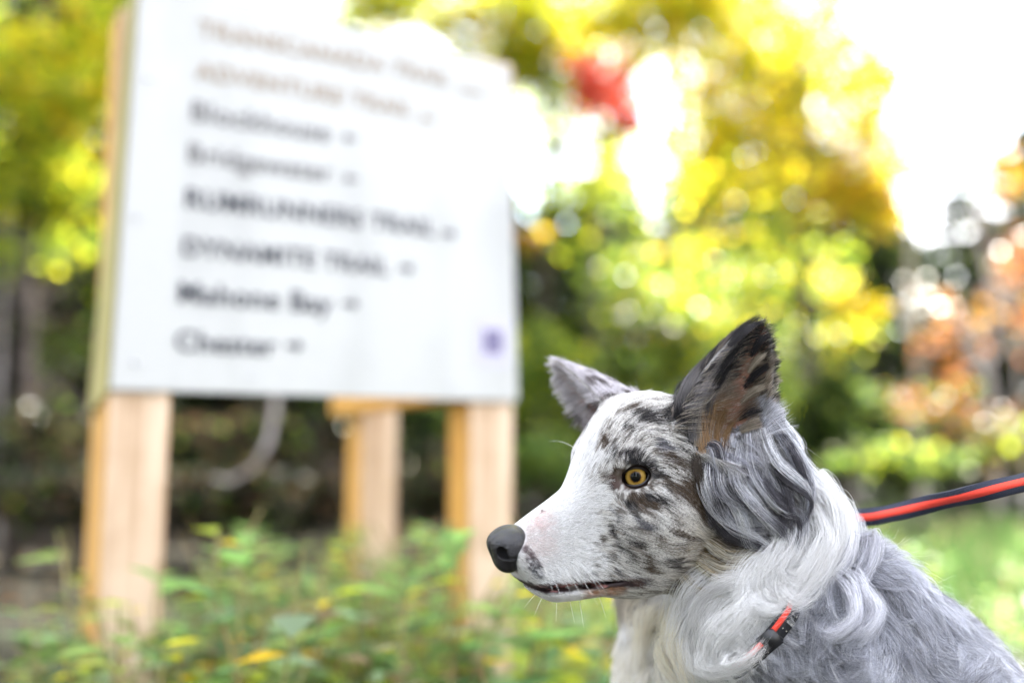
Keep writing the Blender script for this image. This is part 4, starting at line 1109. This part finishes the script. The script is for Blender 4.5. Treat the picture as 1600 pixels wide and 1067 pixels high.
# hair parts outward round the eyes
for side in (1, -1):
    c, g, hz, v = eye_frame(side)
    r = q - c; x = r @ hz; y = r @ v
    rr = np.hypot(x, y); near = (1 - sstep(1.2, 2.3, rr)) * ((r @ g) > -1.2)
    rad = (x[:, None] * hz + y[:, None] * v) / np.maximum(rr, .01)[:, None]
    rad = loc2uvw(rad + np.array([-.35, 0, 0]))
    comb = comb * (1 - .75 * near[:, None]) + rad * .75 * near[:, None]
    Lh = Lh * (1 - near) + np.minimum(Lh, .42) * near
    lift = lift * (1 - .5 * near)

# ears
isear = np.zeros(N, bool)
for E, nearear in ((EAR_N, True), (EAR_F, False)):
    t, o, s, w, A, O, S = ear_coord(q, E)
    e_f = ear_sdf(q, **E)
    on = (e_f < .12) & (t > -.02)
    Au, Ou, Su = loc2uvw(A), loc2uvw(O), loc2uvw(S)
    ncl = Nn @ Ou
    sn = s / w
    dw = np.interp(np.clip(t, 0, 1), [0, 1], [E['d0'], .3])
    inside = on & (ncl > .05) & (np.abs(sn) < .93)
    outer = on & ~inside
    # outside of the ear: short, towards the tip and outwards
    side_out = np.sign(s)[:, None] * Su
    comb[on] = (Au * .9 + side_out * .35)[on] if True else comb[on]
    Lh[on] = .9; lift[on] = .24; curl[on] = .04; clumpy[on] = .35
    edge = on & (np.abs(sn) > .72)
    Lh[edge] = 1.2; lift[edge] = .42
    # long hair fringing the rear edge low on the ear and filling the inside
    low = sstep(.55, .05, t)
    sgn = 1.0 if (S @ np.array([-1, 0, 0])) > 0 else -1.0     # s sign that is towards the back of the head
    rearv = sgn * sn
    fr = on & (rearv > .45)
    Lh[fr] = (0.8 + 2.3 * low)[fr]; lift[fr] = .45
    comb[fr] = (np.tile(sgn * Su * .9, (N, 1)) + Au * (.35 - .7 * low[:, None]) - Ou * .1)[fr]
    clumpy[fr] = .6; curl[fr] = .1
    Lh[inside] = (1.0 + 1.9 * low)[inside] * (1 - .65 * (np.abs(rearv[inside] - .05) < .20) * (t[inside] > .15))
    lift[inside] = .5
    comb[inside] = (Au * .75 + (sgn * .65) * Su + Ou * .2) if nearear else comb[inside]
    fwd = inside & (rearv < -.15)
    comb[fwd] = Au * .55 + sgn * Su * .8 + Ou * .35
    clumpy[inside] = .5
    n1 = fbm(P, 1.1, 91, 2)
    coltop = DARK * 1.3
    if nearear:
        cc = np.tile(np.array((.20, .17, .15)), (N, 1))
        bl = sstep(.45, .62, n1)[:, None]
        cc = cc * (1 - bl) + DARK * bl
        tipm = sstep(.62, .85, t)[:, None]; cc = cc * (1 - .85 * tipm) + DARK * .85 * tipm
        C[outer] = cc[outer]
        rv = rearv + (n1 - .5) * .5
        ci = np.tile(np.array((.24, .19, .15)), (N, 1))
        def put(m, c):
            global ci
            ci = ci * (1 - m[:, None]) + np.asarray(c) * m[:, None]
        put(sstep(-.35, -.6, rv), (.17, .16, .17))                                                  # front flap, grey
        put(sstep(-.55, -.35, rv) * sstep(-.0, -.15, rv) * sstep(.35, .5, t), DARK)                  # black patch
        put(sstep(.38, .12, t) * sstep(.25, .0, rv) * sstep(-.85, -.45, rv), (.27, .16, .085)); put(sstep(-.6, -.85, rv) * (n1 > .5), DARK * 1.5)                                # tan at the root
        put(sstep(-.2, -.05, rv) * sstep(.25, .1, rv) * sstep(.1, .2, t) * sstep(.62, .5, t), (.40, .20, .15))   # pink channel
        put(sstep(.2, .35, rv) * sstep(.45, .58, n1), DARK)
        put(tipm[:, 0] * .95, DARK * 1.2)
        strk = (rng.random(N) < .22 - .12 * tipm[:, 0])[:, None]
        ci = np.where(strk, np.array((.50, .44, .36)), ci)
        C[inside] = ci[inside]
        lf = (fr & (t < .40)); C[lf] = np.where(rng.random((lf.sum(), 1)) < .7, SILVER * 1.25, GREY)
    else:
        C[on] = (np.array((.56, .53, .56)) * (0.75 + .5 * n1[:, None]))[on]
        lo2 = on & (n1 > .56) & (t < .5); C[lo2] = np.array((.12, .10, .10))
        Lh[on] = 1.15; lift[on] = .32
    isear |= on

# tufts behind and below the near ear: long wavy silver locks with darker strands
tq = np.array([-8.0, 5.0, -1.0])
dq = np.sqrt((((q - tq) / np.array([4.4, 4.4, 5.0])) ** 2).sum(1))
tuft = (1 - sstep(.75, 1.1, dq)) * (~isear)
lock = fbm(P, .8, 123, 2)
Mt = 900
ti = rng.choice(np.where(tuft > .05)[0], Mt, replace=False)
kt_ = KDTree(Mt)
for j, i in enumerate(ti): kt_.insert(P[i], j)
kt_.balance()
tid = np.zeros(N, np.int64); tw_ = np.where(tuft > .0)[0]
tid[tw_] = [kt_.find(p)[1] for p in P[tw_].tolist()]
lock_c = np.array([(.66, .66, .70), (.48, .48, .54), (.36, .36, .41), (.05, .048, .055), (.13, .12, .135)])[rng.choice(5, Mt, p=[.32, .30, .16, .10, .12])]
tc_ = lock_c[tid] * (0.75 + .5 * vnoise(P, 2.5, 9)[:, None])
C = C * (1 - tuft[:, None]) + tc_ * tuft[:, None]
Lh = Lh * (1 - tuft) + (2.0 + .8 * (lock - .5)) * tuft
clumpy = clumpy * (1 - tuft) + .85 * tuft
curl = curl * (1 - tuft) + .42 * tuft
lift = lift * (1 - tuft) + .30 * tuft
rf = sstep(9.5, 11.5, sP) * (1 - bodyc); Lh = Lh * (1 - .35 * rf); lift = lift * (1 - .3 * rf)

wh_ = sstep(.35, .7, C.mean(1))
C = C * np.exp(rng.normal(0, 1, Mm)[micro] * (.34 - .26 * wh_))[:, None]
C = C * np.clip(1 + rng.normal(0, 1, N) * (.14 + .16 * bodyc), .3, 1.8)[:, None]
mix = rng.random(N)
lightst = (mix < .10) & (C.mean(1) < .25) & (~isear); C[lightst] = C[lightst] * .4 + np.array((.40, .36, .32)) * .6
C = np.clip(C, .008, .84)
Lh = Lh * rng.uniform(.7, 1.15, N)
comb = unit(comb - Nn * (comb * Nn).sum(1)[:, None])
jit = rng.normal(0, 1, (N, 3)); jit -= Nn * (jit * Nn).sum(1)[:, None]
comb = unit(comb + jit * (.10 + .04 * np.minimum(Lh, 3) + .16 * bodyc)[:, None])

# integrate the strands
K = 8
seg = Lh / (K - 1)
d = unit(comb * np.cos(lift)[:, None] + Nn * np.sin(lift)[:, None] * 1.0)
X = np.zeros((N, K, 3)); X[:, 0] = P - Nn * .05
gr = np.array([0, -1, .12])
soft = np.clip((Lh - .8) / 4, 0, 1)
for k in range(1, K):
    X[:, k] = X[:, k - 1] + d * seg[:, None]
    d = unit(d + (comb * .16 + gr * (.10 * soft)[:, None] - Nn * (.05 + .04 * soft)[:, None]))
# waves, in phase within a lock
tk = np.linspace(0, 1, K)[None, :]
M = max(1, N // 26)
gi = rng.choice(N, M, replace=False)
kd = KDTree(M)
for j, i in enumerate(gi): kd.insert(P[i], j)
kd.balance()
nearest = np.fromiter((kd.find(p)[1] for p in P.tolist()), np.int64, N)
# locks of the tufts share the lock of their colour
sub_of = {}
for j, i in enumerate(ti): sub_of[j] = nearest[i]
nearest = np.where(tuft > .3, np.array([sub_of[j] for j in range(Mt)])[tid], nearest)
ph = rng.random(M)[nearest] * 6.283; fq = rng.uniform(.7, 1.3, M)[nearest]
bn = np.cross(comb, Nn)
amp = (curl * .30 * Lh)[:, None]
arg = ph[:, None] + fq[:, None] * tk * (4.6 + .0 * Lh[:, None])
X += (bn[:, None, :] * ((np.sin(arg) - np.sin(ph)[:, None]) * amp * tk ** .7)[:, :, None] + Nn[:, None, :] * ((np.cos(arg) - np.cos(ph)[:, None]) * amp * .7 * tk)[:, :, None])
# clumping towards the lock's guide hair
G = X[gi][nearest]
cl = (clumpy[:, None] * tk ** 1.3)[:, :, None]
X = X * (1 - cl) + (G + (X[:, :1] - G[:, :1]) * .15) * cl
# small tufts on the short hair
Gm = X[gm][micro]
cm = (np.where(isear, .3, .42)[:, None] * tk ** 1.2)[:, :, None] * (1 - .5 * np.clip(clumpy, 0, 1))[:, None, None]
X = X * (1 - cm) + (Gm + (X[:, :1] - Gm[:, :1]) * .3) * cm
# fly-away strands
fly = rng.random(N) < .03 + .07 * bodyc
X[fly] += (rng.normal(0, 1, (fly.sum(), 1, 3)) * (tk[:, :, None] ** 1.5) * .22 * Lh[fly][:, None, None])
# keep hair outside the body
for k in range(1, K):
    p = X[:, k]
    f = dog_sdf(p) if k % 2 == 1 else None
    if f is None: continue
    bad = np.where(f < .04)[0]
    if len(bad):
        g = grad(dog_sdf, p[bad], .1)
        X[bad, k] += g * (.06 - f[bad])[:, None]
for k in range(2, K - 1, 2):
    m = .5 * (X[:, k - 1] + X[:, k + 1]); X[:, k] = .5 * X[:, k] + .5 * m
rad = np.where(Lh < 1.0, .0075, .0068)[:, None] * (1 - .82 * tk ** 2)
print('HAIR', N)

def make_hair(name, X, rad, C, mat, parent):
    n, k = X.shape[:2]
    h = bpy.data.hair_curves.new(name)
    h.add_curves([k] * n)
    h.attributes['position'].data.foreach_set('vector', dog_world(X.reshape(-1, 3)).astype(np.float32).ravel())
    ra = h.attributes.get('radius') or h.attributes.new('radius', 'FLOAT', 'POINT')
    ra.data.foreach_set('value', (rad / 100).astype(np.float32).ravel())
    ca_ = h.attributes.new('col', 'FLOAT_COLOR', 'CURVE')
    cc = np.ones((n, 4), np.float32); cc[:, :3] = C
    ca_.data.foreach_set('color', cc.ravel())
    h.materials.append(mat)
    o = bpy.data.objects.new(name, h); COL.objects.link(o); o.parent = parent
    return o
fur = make_hair('fur', X, np.broadcast_to(rad, (N, K)), C, M_fur, dog)
fur['kind'] = 'stuff'

# locks: curls of the ruff and breast, wavy hair under the ear, fringe of the ear
LOCKS = [
 # curls of the white ruff above the collar
 ([(1150, 900), (1120, 950), (1098, 1000), (1112, 1034), (1150, 1030), (1178, 1000)], 'w', .95, 420), ([(1190, 920), (1165, 965), (1130, 1005), (1135, 1030), (1165, 1022)], 'w', .85, 380), ([(1120, 890), (1098, 930), (1080, 985), (1075, 1010)], 'w', .9, 360),
 ([(1240, 800), (1232, 850), (1205, 890), (1200, 925), (1230, 945), (1256, 925)], 'w', .9, 420), ([(1275, 790), (1285, 840), (1268, 885), (1240, 930), (1205, 950)], 'w', .95, 420), ([(1262, 760), (1290, 790), (1298, 835), (1282, 880), (1262, 910)], 'w', .95, 420),
 ([(1210, 860), (1180, 890), (1165, 930), (1190, 955), (1225, 950)], 'w', .85, 380), ([(1265, 850), (1262, 890), (1235, 912), (1215, 895), (1226, 872), (1246, 876)], 'w', .6, 300), ([(1130, 920), (1110, 955), (1120, 985), (1150, 985)], 'w', .75, 320), ([(1165, 940), (1132, 975), (1118, 1012), (1140, 1036), (1176, 1020), (1190, 1000)], 'w', .7, 420), ([(1105, 940), (1088, 985), (1095, 1030), (1125, 1040), (1150, 1030)], 'w', .8, 420),
 ([(1255, 745), (1278, 765), (1295, 800), (1300, 850)], 'w', .9, 380), ([(1180, 900), (1150, 925), (1120, 940), (1098, 975)], 'w', .8, 340), ([(1225, 830), (1215, 870), (1190, 905), (1150, 920)], 'w', .8, 340),
 ([(1060, 940), (1050, 980), (1056, 1030), (1075, 1064)], 'c', .9, 300), ([(1085, 960), (1078, 1010), (1090, 1060)], 'c', .9, 300), ([(1035, 945), (1015, 990), (1010, 1050)], 'c', 1.0, 300),
 # shoulder hair behind the collar
 ([(1320, 900), (1345, 930), (1362, 965), (1345, 1000), (1318, 995)], 'l', .9, 360), ([(1300, 900), (1330, 940), (1335, 985), (1308, 1005), (1285, 990)], 'l', .9, 360), ([(1310, 790), (1330, 830), (1322, 880), (1300, 915)], 'l', .9, 340),
 ([(1335, 820), (1362, 865), (1350, 910), (1326, 905)], 'l', .7, 240), 
 
 # wavy silver hair below and behind the upright ear
 ([(1125, 690), (1108, 740), (1125, 790), (1165, 812), (1205, 815)], 's', .55, 260), ([(1140, 690), (1130, 735), (1155, 775), (1200, 790)], 's', .5, 240), ([(1160, 690), (1155, 740), (1185, 785), (1215, 830), (1225, 862)], 's', .5, 240), ([(1175, 680), (1180, 735), (1212, 780), (1240, 800), (1252, 840)], 's', .5, 240),
 ([(1195, 670), (1205, 720), (1238, 755), (1255, 795), (1250, 835)], 'b', .5, 240), ([(1205, 655), (1225, 700), (1252, 735), (1262, 780)], 'b', .5, 240), ([(1215, 645), (1240, 680), (1262, 710), (1270, 745)], 'b', .45, 220), ([(1222, 640), (1248, 660), (1266, 690)], 'b', .4, 180),
 ([(1150, 720), (1165, 770), (1205, 805), (1228, 850)], 'd', .35, 170), ([(1185, 720), (1205, 770), (1235, 810), (1240, 850)], 'd', .32, 160), ([(1120, 730), (1130, 790), (1165, 835), (1205, 850)], 'd', .38, 190), ([(1105, 720), (1102, 770), (1130, 820), (1180, 850)], 'd', .4, 200), ([(1210, 730), (1222, 775), (1212, 815), (1222, 850)], 'd', .28, 140),
 ([(1130, 750), (1150, 800), (1190, 830), (1212, 868)], 's', .42, 200), ([(1170, 740), (1190, 790), (1222, 820), (1246, 862)], 's', .4, 200), ([(1225, 720), (1246, 760), (1256, 812)], 's', .42, 200), ([(1112, 700), (1100, 745), (1116, 800), (1150, 828)], 's', .45, 220),
 ([(1118, 715), (1122, 765), (1150, 800), (1190, 812)], 'd', .22, 130), ([(1150, 700), (1160, 750), (1190, 790), (1222, 835)], 'k', .22, 130), ([(1172, 700), (1190, 750), (1222, 785), (1232, 840)], 'd', .22, 130), ([(1196, 700), (1215, 745), (1244, 780), (1250, 825)], 'd', .2, 120), ([(1140, 780), (1165, 815), (1195, 842), (1210, 872)], 'k', .26, 150),
 ([(1100, 745), (1112, 795), (1150, 838), (1200, 858)], 'k', .3, 170), ([(1180, 770), (1206, 800), (1226, 840), (1228, 872)], 'k', .22, 130), ([(1215, 690), (1236, 730), (1254, 775)], 'd', .18, 110), ([(1085, 700), (1088, 750), (1106, 800)], 'k', .3, 150), ([(1145, 760), (1172, 800), (1178, 840), (1195, 862)], 'b', .36, 170),
 # cheek
 ([(1100, 840), (1140, 862), (1178, 862), (1205, 846)], 't', .5, 200), ([(1090, 870), (1130, 892), (1170, 892), (1200, 880)], 't', .5, 200), ([(1120, 820), (1155, 838), (1195, 838)], 'k', .42, 170), ([(1060, 900), (1090, 930), (1130, 942)], 't', .5, 180), ([(1110, 905), (1140, 925), (1180, 925), (1206, 912)], 'w', .6, 220),
]
LOCKS += [
 ([(1068, 668), (1070, 630), (1085, 590), (1112, 555)], 'E', .42, 200), ([(1078, 690), (1072, 655), (1076, 620), (1096, 585)], 'E', .5, 300), ([(1064, 672), (1064, 640), (1074, 604)], 'F', .34, 200), ([(1088, 700), (1084, 670), (1088, 640)], 'H', .26, 150), ([(1082, 690), (1082, 645), (1095, 605), (1118, 570)], 'E', .38, 180), ([(1060, 640), (1068, 605), (1092, 572), (1130, 530)], 'F', .36, 170), ([(1092, 690), (1096, 650), (1108, 615), (1128, 590)], 'E', .34, 150),
 ([(1100, 615), (1116, 580), (1142, 548), (1168, 525)], 'F', .36, 200), ([(1112, 610), (1124, 585), (1150, 560)], 'F', .32, 170), ([(1135, 540), (1160, 515), (1188, 502)], 'F', .34, 170),
 ([(1106, 706), (1102, 668), (1114, 632), (1132, 612)], 'G', .36, 190), ([(1118, 710), (1118, 675), (1128, 645), (1140, 625)], 'G', .34, 170), ([(1096, 708), (1090, 672), (1098, 640)], 'G', .32, 150), ([(1130, 708), (1138, 680), (1150, 655)], 'G', .28, 130),
 ([(1158, 672), (1182, 660), (1212, 650), (1240, 648)], 'H', .32, 170), ([(1156, 650), (1180, 634), (1212, 622), (1242, 616)], 'F', .34, 190), ([(1158, 628), (1182, 606), (1212, 594), (1238, 596)], 'H', .32, 170), ([(1162, 604), (1184, 580), (1208, 566), (1226, 566)], 'F', .32, 170),
 ([(1168, 580), (1186, 556), (1208, 542)], 'H', .30, 150), ([(1172, 556), (1188, 530), (1206, 516)], 'F', .3, 150), ([(1196, 645), (1220, 640), (1246, 652)], 's', .26, 120), 
 ([(1098, 700), (1112, 712), (1128, 740), (1132, 775)], 's', .36, 180),
]
LC = dict(E=(.17, .16, .165), F=(.030, .027, .03), G=(.30, .19, .10), H=(.34, .29, .23), w=(.83, .82, .81), c=(.74, .68, .56), l=(.56, .56, .61), d=(.10, .095, .11), s=(.50, .50, .55), b=(.64, .66, .74), t=(.36, .29, .19), k=(.07, .055, .045))
lX, lC, lR = [], [], []
for (pp, col, wd, ns) in LOCKS:
    pts = []
    for j, (px, py) in enumerate(pp):
        p, n = hit(px, py); s_ = j / (len(pp) - 1)
        ear_l = col in 'EFGH'
        th = .12 if ear_l else {'w': .62, 'c': .7, 'l': .85, 'd': .62, 's': .55, 'b': .6, 't': .35, 'k': .3}[col]      # depth of the coat below
        up = (.1 if j == 0 else th) + (.2 if ear_l else .38) * wd * math.sin(math.pi * min(s_ * .85 + .08, 1))
        p2 = p + n * up
        if j: p2[2] = min(p2[2], pts[-1][2] + 1.0) if abs(p2[2] - pts[-1][2]) > 2.0 else p2[2]
        pts.append(p2)
    g = catmull(pts, 8)
    t_ = np.linspace(0, len(g) - 1, 14); i0 = np.clip(t_.astype(int), 0, len(g) - 2); fr_ = (t_ - i0)[:, None]
    g = g[i0] * (1 - fr_) + g[i0 + 1] * fr_
    tg = unit(np.gradient(g, axis=0)); nn = unit(g - np.array([8, -6, 4.5])); nn = unit(nn - tg * (nn * tg).sum(1)[:, None]); bb = np.cross(tg, nn)
    m = int(ns * 1.15); NS = 16 if col in 'wc' else 11; sub = rng.integers(0, NS, m)
    ox, oy = rng.normal(0, .60, NS)[sub] * wd + rng.normal(0, .32, m) * wd, rng.normal(0, .22, NS)[sub] * wd + rng.normal(0, .14, m) * wd - .12 * wd
    tt = np.linspace(0, 1, 14)
    prof_ = (.75 + .5 * np.sin(math.pi * np.minimum(tt * 1.1, 1))) * (1 - .62 * tt ** 2.2)
    L_ = rng.uniform(.62, 1.10, m)
    phs = (rng.random(NS) * 6.28)[sub] + rng.normal(0, .6, m)
    wav = (.11 if col in 'wc' else .18) * wd * np.sin(phs[:, None] + tt[None] * rng.uniform(5, 12, NS)[sub][:, None]) * tt[None] ** .8
    Xl = g[None] + bb[None] * ((ox[:, None] * prof_[None]) + wav)[:, :, None] + nn[None] * ((oy[:, None] * prof_[None]) + wav * .6)[:, :, None]
    Xl += (rng.normal(0, .34, (NS, 1, 3))[sub] * tt[None, :, None] ** 1.3 + rng.normal(0, .16, (m, 1, 3)) * tt[None, :, None] + rng.normal(0, .16, (m, 1, 3)) * (1 - tt[None, :, None])) * wd
    # shorter strands stop along the lock
    t0_ = rng.uniform(-.1, .40, m).clip(0)[:, None]; tcut = np.clip(t0_ + (np.minimum(L_, 1)[:, None] - t0_) * tt[None], 0, 1) * 13; i0 = np.clip(tcut.astype(int), 0, 12); f_2 = (tcut - i0)[:, :, None]
    Xl = np.take_along_axis(Xl, i0[:, :, None], 1) * (1 - f_2) + np.take_along_axis(Xl, i0[:, :, None] + 1, 1) * f_2
    if col in 'wcl': Xl += (np.sin(tt[None] * rng.uniform(6, 16, m)[:, None] + rng.random(m)[:, None] * 6.28) * .07 * tt[None])[:, :, None] * rng.normal(0, 1, (m, 1, 3))
    fl_ = rng.random(m) < .34
    Xl[fl_] += rng.normal(0, 1, (fl_.sum(), 1, 3)) * (tt[None, :, None] ** 1.6) * .45 * wd
    lX.append(Xl); base_c = np.array(LC[col]) * rng.uniform(.88, 1.1)
    if col == 't':
        pick = rng.choice(3, NS, p=[.35, .40, .25])[sub]; base_c = np.array([(.40, .32, .20), (.60, .55, .46), (.10, .075, .05)])[pick]
    if col in 'sb':
        pick = rng.choice(3, NS, p=[.38, .29, .33])[sub]; base_c = np.where((pick == 1)[:, None], np.array((.74, .74, .78)), np.where((pick == 2)[:, None], np.array((.085, .08, .095)), base_c[None]))
    lC.append(np.clip(base_c * np.exp(rng.normal(0, .12, (NS, 1)))[sub] * np.exp(rng.normal(0, .12 if col in 'wc' else .30, (m, 1))), .01, .86)); lR.append(np.tile(.0078 * (1 - .75 * tt ** 2), (m, 1)))
locks = make_hair('hair_locks', np.concatenate(lX), np.concatenate(lR), np.concatenate(lC), M_fur, dog)
locks['kind'] = 'stuff'

# whiskers: long stiff white hairs on the lip, chin and over the far eye
wl = []
for (px, py, du, dv, dw, L) in [(868, 880, .45, .9, -.3, 2.6), (880, 885, .55, .85, -.3, 3.0), (893, 882, .6, .85, -.25, 3.2), (905, 878, .6, .8, -.2, 3.0), (915, 888, .7, .7, -.2, 2.4), (860, 895, .4, .9, -.3, 2.0), (850, 885, .3, .95, -.3, 2.0),
        (890, 938, .3, .95, -.1, 1.6), (870, 936, -.1, 1, -.1, 1.5), (905, 938, .2, 1, 0, 2.0), (850, 928, -.5, .85, -.1, 1.6), (840, 925, -.75, .6, -.1, 1.4), (897, 700, -.8, -.5, .1, 2.0), (1060, 900, .25, .95, -.3, 2.4), (935, 930, .4, .9, -.2, 1.6)]:
    p, n = hit(px, py); dd = unit(np.array([du, -dv, dw]) + .35 * n)
    pts = []; x = p.copy(); bend = np.array([0, -.05, 0]) if px != 897 else np.array([-.05, .16, 0])
    if px == 897: bend = np.array([-.08, .10, 0]); dd = unit(np.array([-.75, .55, .1]))
    if px == 897: bend = np.array([-.05, -.12, 0])
    for k in range(8):
        pts.append(x.copy()); x = x + dd * L / 7; dd = unit(dd + bend)
    wl.append(pts)
wl = np.array(wl)
wr = np.broadcast_to(.016 * (1 - .85 * np.linspace(0, 1, 8))[None], (len(wl), 8))
wh = make_hair('whiskers', wl, wr, np.tile(np.array((.8, .8, .78)), (len(wl), 1)), M_fur, dog)
wh['kind'] = 'stuff'
# ================================================================ COLLAR AND LEASH
M_web = plain('black_webbing', (.022, .026, .046), .7, .35, bump=.5, bscale=900)
M_black = plain('black_collar_webbing', (.012, .012, .015), .7, .35, bump=.5, bscale=900)
M_stripe = plain('orange_stripe', (.75, .06, .035), .65, .3, bump=.4, bscale=900)
M_buckle = plain('black_buckle', (.012, .012, .014), .35, .5)
M_ring = plain('steel_ring', (.55, .55, .56), .3, .5, metallic=1.0)
NA = unit(np.array([.74, -.67, .06]))
CC_ = np.array([11.7, -8.25, 3.8])
e1 = unit(np.cross(NA, np.array([0, 0, 1.0]))); e2 = np.cross(NA, e1)
def collar_pts(r_add, n=96):
    out = []
    for k in range(n):
        a = 2 * math.pi * k / n
        dr = math.cos(a) * e1 + math.sin(a) * e2
        lo, hi = 2.0, 16.0
        for _ in range(24):                      # skin radius along this direction
            m = .5 * (lo + hi)
            if dog_sdf((CC_ + dr * m)[None])[0] < 0: lo = m
            else: hi = m
        out.append((dr, lo))
    rr = np.array([x[1] for x in out]); kk = np.hanning(17); kk /= kk.sum()
    rr = np.convolve(np.concatenate([rr[-8:], rr, rr[:8]]), kk, 'valid')
    res = []
    for (d_, _), r_ in zip(out, rr):
        v = CC_ + d_ * r_
        show = float(sstep(-7.6, -8.8, v[1])) * float(sstep(5, 2, v[2])) * float(sstep(6.6, 8.0, v[0]))      # sunk in the hair except low on the near side
        res.append((d_, r_ - 2.4 + (r_add + 2.4) * show))
    return res
COL_R = 0.60
ring = collar_pts(COL_R)
def band(name, w0, w1, t0, t1, mat, parent=None):
    V, F = [], []
    n = len(ring)
    for (dr, r) in ring:
        for (w, t) in ((w0, t0), (w1, t0), (w1, t1), (w0, t1)):
            V.append(CC_ + dr * (r + t) + NA * w)
    for k in range(n):
        for j in range(4):
            a, b = k * 4 + j, k * 4 + (j + 1) % 4
            F.append((a, b, (b + 4) % (4 * n), (a + 4) % (4 * n)))
    me = mesh_np(name, dog_world(np.array(V)), F)
    o = link_mesh(name, me, mat, parent, False)
    bm = bmesh.new(); bm.from_mesh(me); bmesh.ops.recalc_face_normals(bm, faces=bm.faces); bm.to_mesh(me); bm.free()
    return o
collar = empty('collar', dog_world(CC_)); tag(collar, 'black dog collar with an orange stripe round the dog\'s white neck', 'collar')
def reparent(o, p):
    o.parent = p; o.matrix_parent_inverse = p.matrix_world.inverted()
bpy.context.view_layer.update()
for o in (band('strap', -.62, .62, 0, .22, M_black), band('stripe', -.50, -.12, .20, .27, M_stripe)): reparent(o, collar)
# stitching along the band and the buckle
bm = bmesh.new()
for k in range(len(ring)):
    dr, r = ring[k]
    for w in (.12, .45):
        p = dog_world(CC_ + dr * (r + .235) + NA * w); bmesh.ops.create_icosphere(bm, subdivisions=1, radius=.00045, matrix=Matrix.Translation(Vector(p)))
o = bm_obj('stitching', bm, plain('stitch_thread', (.45, .42, .36), .8), None, True); reparent(o, collar); o['kind'] = 'stuff'
kb = min(range(len(ring)), key=lambda k: np.linalg.norm((CC_ + ring[k][0] * ring[k][1]) - DP(1205, 1000, ring[k][0][2] * ring[k][1] + CC_[2])) + (50 if ring[k][0][2] > 0 else 0))
dr, r = ring[kb]; tg = np.cross(NA, dr)
bm = bmesh.new(); hexa(bm, (-.75, -.68, -.18), (.75, .68, .30), .15)
M4 = Matrix([[*( tg[i], NA[i], dr[i]), (CC_ + dr * (r + .1))[i]] for i in range(3)] + [[0, 0, 0, 1]])
for v in bm.verts: v.co = Vector(dog_world(np.array(M4 @ v.co)))
bmesh.ops.recalc_face_normals(bm, faces=bm.faces)
o = bm_obj('buckle', bm, M_buckle, None, True); reparent(o, collar)
# ring on the nape and leash
kt = max(range(len(ring)), key=lambda k: (ring[k][0] @ np.array([.35, 1, .0])))
dr, r = ring[kt]; ringp = CC_ + dr * (r + 1.0)
bm = bmesh.new()
pts = [ringp + 1.1 * (math.cos(a) * unit(dr) + math.sin(a) * np.cross(NA, dr)) for a in np.linspace(0, 2 * math.pi, 25)[:-1]]
tube(bm, [dog_world(p) for p in pts] + [dog_world(pts[0])], [.0016] * 25, 8)
o = bm_obj('ring', bm, M_ring, None, True); reparent(o, collar)

lp = [ringp + np.array([.9, .4, 0]), DP(1350, 808, 5.5), DP(1400, 800, 4.0), DP(1460, 785, 2.0), DP(1520, 772, -.5), DP(1580, 758, -3), DP(1650, 742, -7), DP(1780, 715, -14), DP(1950, 660, -20)]
LP = catmull(lp)
def ribbon(name, w0, w1, th, mat, lift_=0.0):
    V, F = [], []
    for i, p in enumerate(LP):
        t = unit(LP[min(i + 1, len(LP) - 1)] - LP[max(i - 1, 0)])
        s = i / (len(LP) - 1)
        tw = R(35) * math.sin((s - .10) * 14.0) * math.exp(-((s - .42) / .35) ** 2)       # the strap twists half over
        up = unit(np.array([0, 1, 0]) - t * t[1]); sd = np.cross(t, up)
        a = up * math.cos(tw) + sd * math.sin(tw); b = np.cross(t, a)
        for (w, h) in ((w0, th), (w1, th), (w1, -th), (w0, -th)):
            V.append(p + a * w + b * h)
    n = len(LP)
    for k in range(n - 1):
        for j in range(4):
            x, y = k * 4 + j, k * 4 + (j + 1) % 4
            F.append((x, y, y + 4, x + 4))
    F.append((0, 1, 2, 3)); F.append((4 * n - 1, 4 * n - 2, 4 * n - 3, 4 * n - 4))
    me = mesh_np(name, dog_world(np.array(V)), F)
    bm = bmesh.new(); bm.from_mesh(me); bmesh.ops.recalc_face_normals(bm, faces=bm.faces); bm.to_mesh(me); bm.free()
    return link_mesh(name, me, mat)
leash = empty('leash', dog_world(ringp)); tag(leash, 'black leash with a wide orange red stripe pulled tight to the right', 'leash')
bpy.context.view_layer.update()
for o in (ribbon('strap', -.68, .68, .09, M_web), ribbon('stripe', -.28, .28, .13, M_stripe)): reparent(o, leash)
bm = bmesh.new()
tube(bm, [dog_world(ringp + np.array([-.2, .3, 0])), dog_world(ringp + np.array([.6, .6, 0])), dog_world(lp[0] + np.array([.6, .1, 0]))], [.003, .0045, .004], 10)
o = bm_obj('snap_hook', bm, M_ring, None, True); reparent(o, leash)
